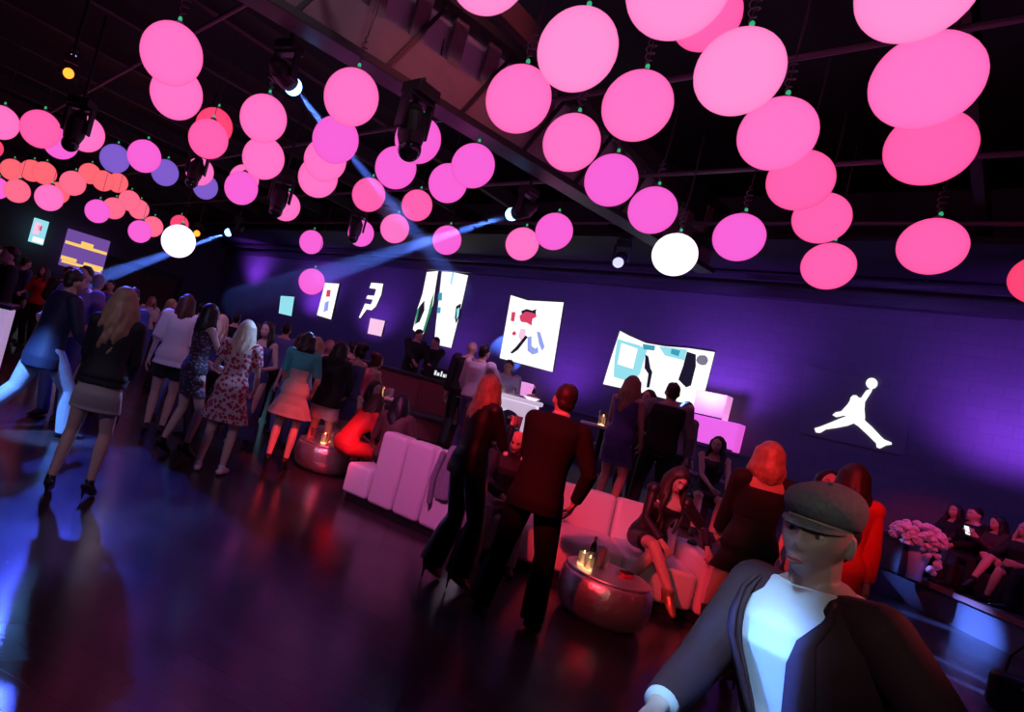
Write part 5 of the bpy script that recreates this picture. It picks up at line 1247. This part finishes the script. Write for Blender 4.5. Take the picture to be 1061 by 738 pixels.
# close cropped hair under the cap
hb = B(); hb.ell(hp(0, -.030, .022), (.0805 * p.k, .080 * p.k, .075 * p.k), p.Rh).ell(hp(0, -.055, -.02), (.066 * p.k, .046 * p.k, .055 * p.k), p.Rh)
hb.obj('hair', HBR, p.root, remesh=.005, it=2)
# flat cap: full crown pulled forward over a short stiff visor
cb = B(); rings = []; n = 40
spec = [(0, .079, .098, -.008), (.14, .084, .104, -.004), (.34, .090, .114, .002), (.58, .090, .115, .006), (.78, .080, .102, .008), (.92, .056, .076, .008), (1, .022, .032, .006)]
for t, wx, wy, yo in spec:
    rg = []
    for j in range(n):
        a = 2 * math.pi * j / n; x, y = wx * math.cos(a), wy * math.sin(a) + yo
        lo_, hi_ = .030 + .05 * y, .138 - .24 * y
        rg.append(hp(x, y + .010 * t * max(0, math.sin(a)), lo_ + (hi_ - lo_) * t))
    rings.append(rg)
cb.loft(rings); crown = cb.obj('cap_crown', TWEED, p.root, smooth=True, subsurf=1)
vb = B(); rings = []
for t in (0, .35, .7, 1.0):
    rg = []
    for u in range(15):
        w_ = u / 7 - 1; a = R(90) + R(64) * w_; ex = .040 * t * max(0, math.cos(w_ * 1.5))
        y_ = (.096 + ex) * math.sin(a) - .006
        rg.append(hp((.081 + ex * .4) * math.cos(a), y_, .036 - .020 * t * max(0, math.cos(w_ * 1.2)) - .006 * abs(w_)))
    rings.append(rg)
vs = [v for r in rings for v in r]; fs = [(i * 15 + u, i * 15 + u + 1, (i + 1) * 15 + u + 1, (i + 1) * 15 + u) for i in range(3) for u in range(14)]
vz = link_mesh('cap_visor', vs, fs, TWEED, p.root, True); md = vz.modifiers.new('t', 'SOLIDIFY'); md.thickness = .007; md.offset = 0; md = vz.modifiers.new('u', 'SUBSURF'); md.levels = 1; md.render_levels = 1
B().ell(hp(0, .010, .139), (.007, .007, .004), p.Rh, 10, 6).obj('cap_button', TWEED, crown, smooth=True)
# open blazer: wraps round the back and leaves the shirt showing down the front
rows = [(-.26, .185, .14, -.01), (-.14, .178, .135, -.01), (-.04, .172, .128, -.008)] + [r for r in TORSO['m'] if -.01 < r[0] < .53]
opn = {0: 12, 1: 12}
N = 40; vs = []; inf = .026
for i, r in enumerate(rows):
    h = r[0]; t = sm((h - .02) / .5); half = 7 + 19 * t
    if h > .45: half = 32
    if h > .50: half = 42
    wq = sm(h / .42); M_ = p.qp.slerp(p.qc, wq).to_matrix()
    for j in range(N + 1):
        a = R(90 + half) + (R(360 - 2 * half)) * j / N; c_, s_ = math.cos(a), math.sin(a); e = .86
        x = (r[1] * p.build + inf) * math.copysign(abs(c_) ** e, c_); y = (r[2] + inf) * math.copysign(abs(s_) ** e, s_) + r[3]
        vs.append(p.Pp + M_ @ Vector((x, y, h)) * p.k)
fs = [(i * (N + 1) + j, i * (N + 1) + j + 1, (i + 1) * (N + 1) + j + 1, (i + 1) * (N + 1) + j) for i in range(len(rows) - 1) for j in range(N)]
jo_ = link_mesh('blazer', vs, fs, JKT, p.root, True)
md = jo_.modifiers.new('t', 'SOLIDIFY'); md.thickness = .012; md.offset = 0; md = jo_.modifiers.new('u', 'SUBSURF'); md.levels = 1; md.render_levels = 1
for q in 'LR':
    b = B(); ar = [x * p.k for x in (.072, .067, .060, .056, .046)]
    b.ell(p.sh[q] + Vector((0, 0, -.006)), [ar[0] + .003] * 3)
    b.tube([p.sp(.46, (-.10 if q == 'L' else .10)), p.sh[q]], [.078, .072], n=16)
    b.tube([p.sh[q], p.sh[q].lerp(p.el[q], .5), p.el[q], p.el[q].lerp(p.wr[q], .4), p.el[q].lerp(p.wr[q], .90)], ar, n=20, round_ends=(True, False))
    b.obj('blazer_sleeve', JKT, p.root, remesh=.006, it=4)
    B().tube([p.el[q].lerp(p.wr[q], .86), p.el[q].lerp(p.wr[q], .97)], [.043, .041], n=20, round_ends=(False, False)).obj('shirt_cuff', TSH, p.root, smooth=True)
# lapels: folded strips along the opening edges
for side in (0, 1):
    e0 = [Vector(vs[i * (N + 1) + (0 if side == 0 else N)]) for i in range(len(rows))]
    e1 = [Vector(vs[i * (N + 1) + (3 if side == 0 else N - 3)]) for i in range(len(rows))]
    sel = [i for i, r in enumerate(rows) if r[0] >= .13]; v2 = []
    cen = p.sp(.25)
    for n_, i in enumerate(sel):
        t = n_ / (len(sel) - 1); wd = .35 + .75 * math.sin(math.pi * min(1, t * 1.15 + .12)) * .9
        o_ = (e0[i] - Vector((p.Pp.x, p.Pp.y, e0[i].z))).normalized() * .013
        v2 += [e0[i] + o_, e0[i].lerp(e1[i], wd) + o_]
    f2 = [(2 * i, 2 * i + 1, 2 * i + 3, 2 * i + 2) for i in range(len(sel) - 1)]
    lo = link_mesh('lapel', v2, f2, JKT, p.root, True); md = lo.modifiers.new('t', 'SOLIDIFY'); md.thickness = .006; md.offset = 0
CAPMAN = p
# ================================================================== LIGHT
def spot(name, pos, aim, energy, col, size=40, blend=.5, rad=.08):
    l = bpy.data.lights.new(name, 'SPOT'); l.energy = energy; l.color = col; l.spot_size = R(size); l.spot_blend = blend; l.shadow_soft_size = rad
    o = bpy.data.objects.new(name, l); COL.objects.link(o); o.location = pos
    o.rotation_euler = (Vector(aim) - Vector(pos)).to_track_quat('-Z', 'Y').to_euler(); return o
RED = (1, .03, .05); BLUE = (.045, .085, 1.0); VIO = (.30, .06, 1.0)
# visible blue beams: a haze cone in front of each blue moving head, lit by the lamp's own spot
def haze_mat(dens):
    M = bpy.data.materials.new('thin stage haze'); M.use_nodes = True; nt = M.node_tree; nt.nodes.clear()
    v = nt.nodes.new('ShaderNodeVolumeScatter'); o = nt.nodes.new('ShaderNodeOutputMaterial'); v.inputs['Density'].default_value = dens; v.inputs['Anisotropy'].default_value = .3
    nt.links.new(v.outputs[0], o.inputs['Volume']); return M
HZ = haze_mat(.035)
def beam(px, depth, end, dend, half, energy, label, lab2, s=.8):
    pos = P(*px, depth); aim = P(*end, dend)
    t, d = moving_head(pos, aim, LENSB, label, s)
    L = (aim - pos).length; src = pos + d * .43 * s
    spot('beam_spot', src, aim, energy, (.09, .20, 1.0), half * 2, .25, .03)
    pts = [src + d * .01, src + d * L]
    b = B().tube(pts, [.08 * s, .08 * s + L * math.tan(R(half)) * 1.02], n=28, round_ends=(False, False))
    o = b.obj('haze', HZ); tag(o, lab2, 'haze', None, 'stuff')
beam((293, 76), 7.2, (470, 300), 13.0, 3.2, 90000, 'moving head with a dazzling blue lens high left of the girder', 'blue lit haze beam slanting down right from the high lamp left of the girder')
beam((543, 218), 9.8, (250, 312), 15.5, 3.0, 110000, 'moving head with a dazzling blue lens under the girder end above two balls', 'blue lit haze beam slanting down left from the lamp above two balls')
beam((245, 238), 17.0, (70, 300), 16.0, 3.4, 110000, 'small far moving head with a blue lens right of the left white ball', 'blue lit haze beam slanting down left beside the left white ball')
p0 = P(71, 76, 9.0); moving_head(p0, CAM, LENSO, 'lamp glowing orange high at upper left', .55)
p0 = P(204, 242, 19.0); moving_head(p0, CAM, LENSO, 'tiny lamp glowing amber just right of the left white ball', .7)
p0 = P(76, 59, 9.5); moving_head(p0, CAM, LENSC, 'tiny pale lamp above right of the orange lamp', .35)
p0 = P(643, 268, 12.6); moving_head(p0, p0 + Vector((-.3, -.6, -.5)), LENSC, 'pale flood lamp left of the right hand white ball', .8, 5.3)
# red stage floods
spot('red_flood', (-2.2, .6, 4.6), (2.7, 5.6, .6), 1900, RED, 18, .6, .10)
spot('red_flood', (.7, 2.6, 5.0), (-.70, 7.2, .35), 2300, RED, 13, .6, .10)
spot('red_flood', (.5, -.5, 4.6), (3.3, 4.6, 1.5), 1200, RED, 13, .5, .10)
spot('red_flood', (4.5, 3.0, 5.0), (8.6, 9.0, 1.3), 1000, RED, 15, .6, .10)
spot('red_flood', (-1.0, 10.5, 5.0), (.4, 8.6, .9), 300, RED, 26, .6, .10)
spot('red_flood', (.45, 3.3, 3.7), (1.40, 5.85, 1.15), 620, RED, 10, .6, .08)
spot('magenta_flood', (-1.2, 2.0, 4.7), (.35, 6.3, .6), 800, (1, .16, .62), 24, .7, .10)
spot('magenta_flood', (.5, 2.6, 4.9), (3.4, 6.9, 1.3), 300, (1, .30, .75), 30, .7, .10)
spot('magenta_flood', (2.2, 7.6, 5.0), (.9, 9.4, 1.6), 220, (.9, .40, 1), 26, .7, .10)
spot('amber_flood', (1.0, 6.0, 6.4), (-.2, 7.6, 5.4), 60, (1, .12, .16), 70, .8, .10)
spot('girder_fill', (-.2, 3.6, 6.6), (-1.0, 7.0, 5.6), 90, (.8, .62, .75), 80, .9, .2)  # unseen fill added to brighten the dark girder web
# unseen lavender fill added over the crowd at left
spot('lavender_fill', (-2.6, -.6, 4.5), (-2.3, 5.6, 1.0), 230, (.72, .55, 1), 40, .8, .15)
spot('lavender_fill', (-3.5, 4.0, 5.0), (-2.4, 9.6, 1.4), 260, (.55, .32, 1), 36, .8, .15)
# blue floods
spot('blue_flood', (-5.0, 10.0, 5.0), (-3.2, 4.6, .1), 3200, BLUE, 44, .7, .10)
spot('blue_flood', (-4.4, 2.6, 4.8), (-3.35, 5.8, .55), 6000, (.14, .36, 1.0), 9, .5, .10)
spot('blue_flood', (-7.5, 14.0, 5.2), (-4.0, 8.0, 1.5), 1600, (.10, .35, 1.0), 30, .7, .10)
spot('blue_flood', (-.2, 11.5, 5.2), (-1.45, 6.4, 1.5), 2600, (.14, .34, 1.0), 12, .6, .10)
for q_, e, sz in (((978, 613), 3500, 8), ((952, 640), 15000, 4.5), ((1032, 668), 30000, 5), ((978, 688), 44000, 3.6), ((1046, 728), 40000, 5)):
    spot('blue_pool', (1.6, 12.4, 4.7), (P(978, 613, 9.1) if q_ == (978, 613) else G(*q_)), e, (.10, .24, 1.0), sz, 1.0, .05)
spot('blue_flood', (1.6, 6.9, 5.0), (-1.5, 6.4, 1.45), 1500, (.22, .45, 1.0), 8, .6, .08)
spot('blue_flood', (8.8, 3.0, 4.8), (6.2, 6.6, 0), 500, (.3, .22, 1.0), 50, .8, .1)
spot('white_blue_spot', (-.4, .7, 3.4), (.93, 1.66, 1.20), 560, (.30, .58, 1.0), 13, .4, .05)
spot('blue_side', (-1.2, 3.4, 2.9), P(742, 640, 1.60), 3600, (.05, .17, 1.0), 5, .6, .05)
spot('red_rim', (4.6, 1.4, 3.4), (1.28, 1.62, 1.58), 260, (1, .10, .14), 14, .5, .06)
# neutral unseen fill added near the camera for the face under the cap
spot('face_fill', (-.3, -1.1, 2.6), (1.25, 1.6, 1.5), 40, (1, .86, .82), 20, .6, .12)
# blue violet wash from the truss over the whole long wall, and violet up-lights on the counter
for d_ in (-1.5, 2.0, 5.5, 9.0, 12.5, 16.5, 20.5, 24.5):
    spot('wall_wash', dn(d_, WD - 3.4, 5.0), dn(d_, WD, 2.6), 150, (.20, .12, 1.0), 125, 1.0, .15)
for px, e in (((393, 320), 230), ((592, 372), 240), ((480, 345), 120), ((752, 380), 420), ((1062, 428), 420), ((330, 300), 420), ((268, 272), 420)):
    w_ = W(*px); pos = w_ - NW * 1.3; pos.z = max(1.9, w_.z - .9)
    spot('wall_washer', pos, w_ + Vector((0, 0, .3)), e, VIO, 120, 1.0, .15)
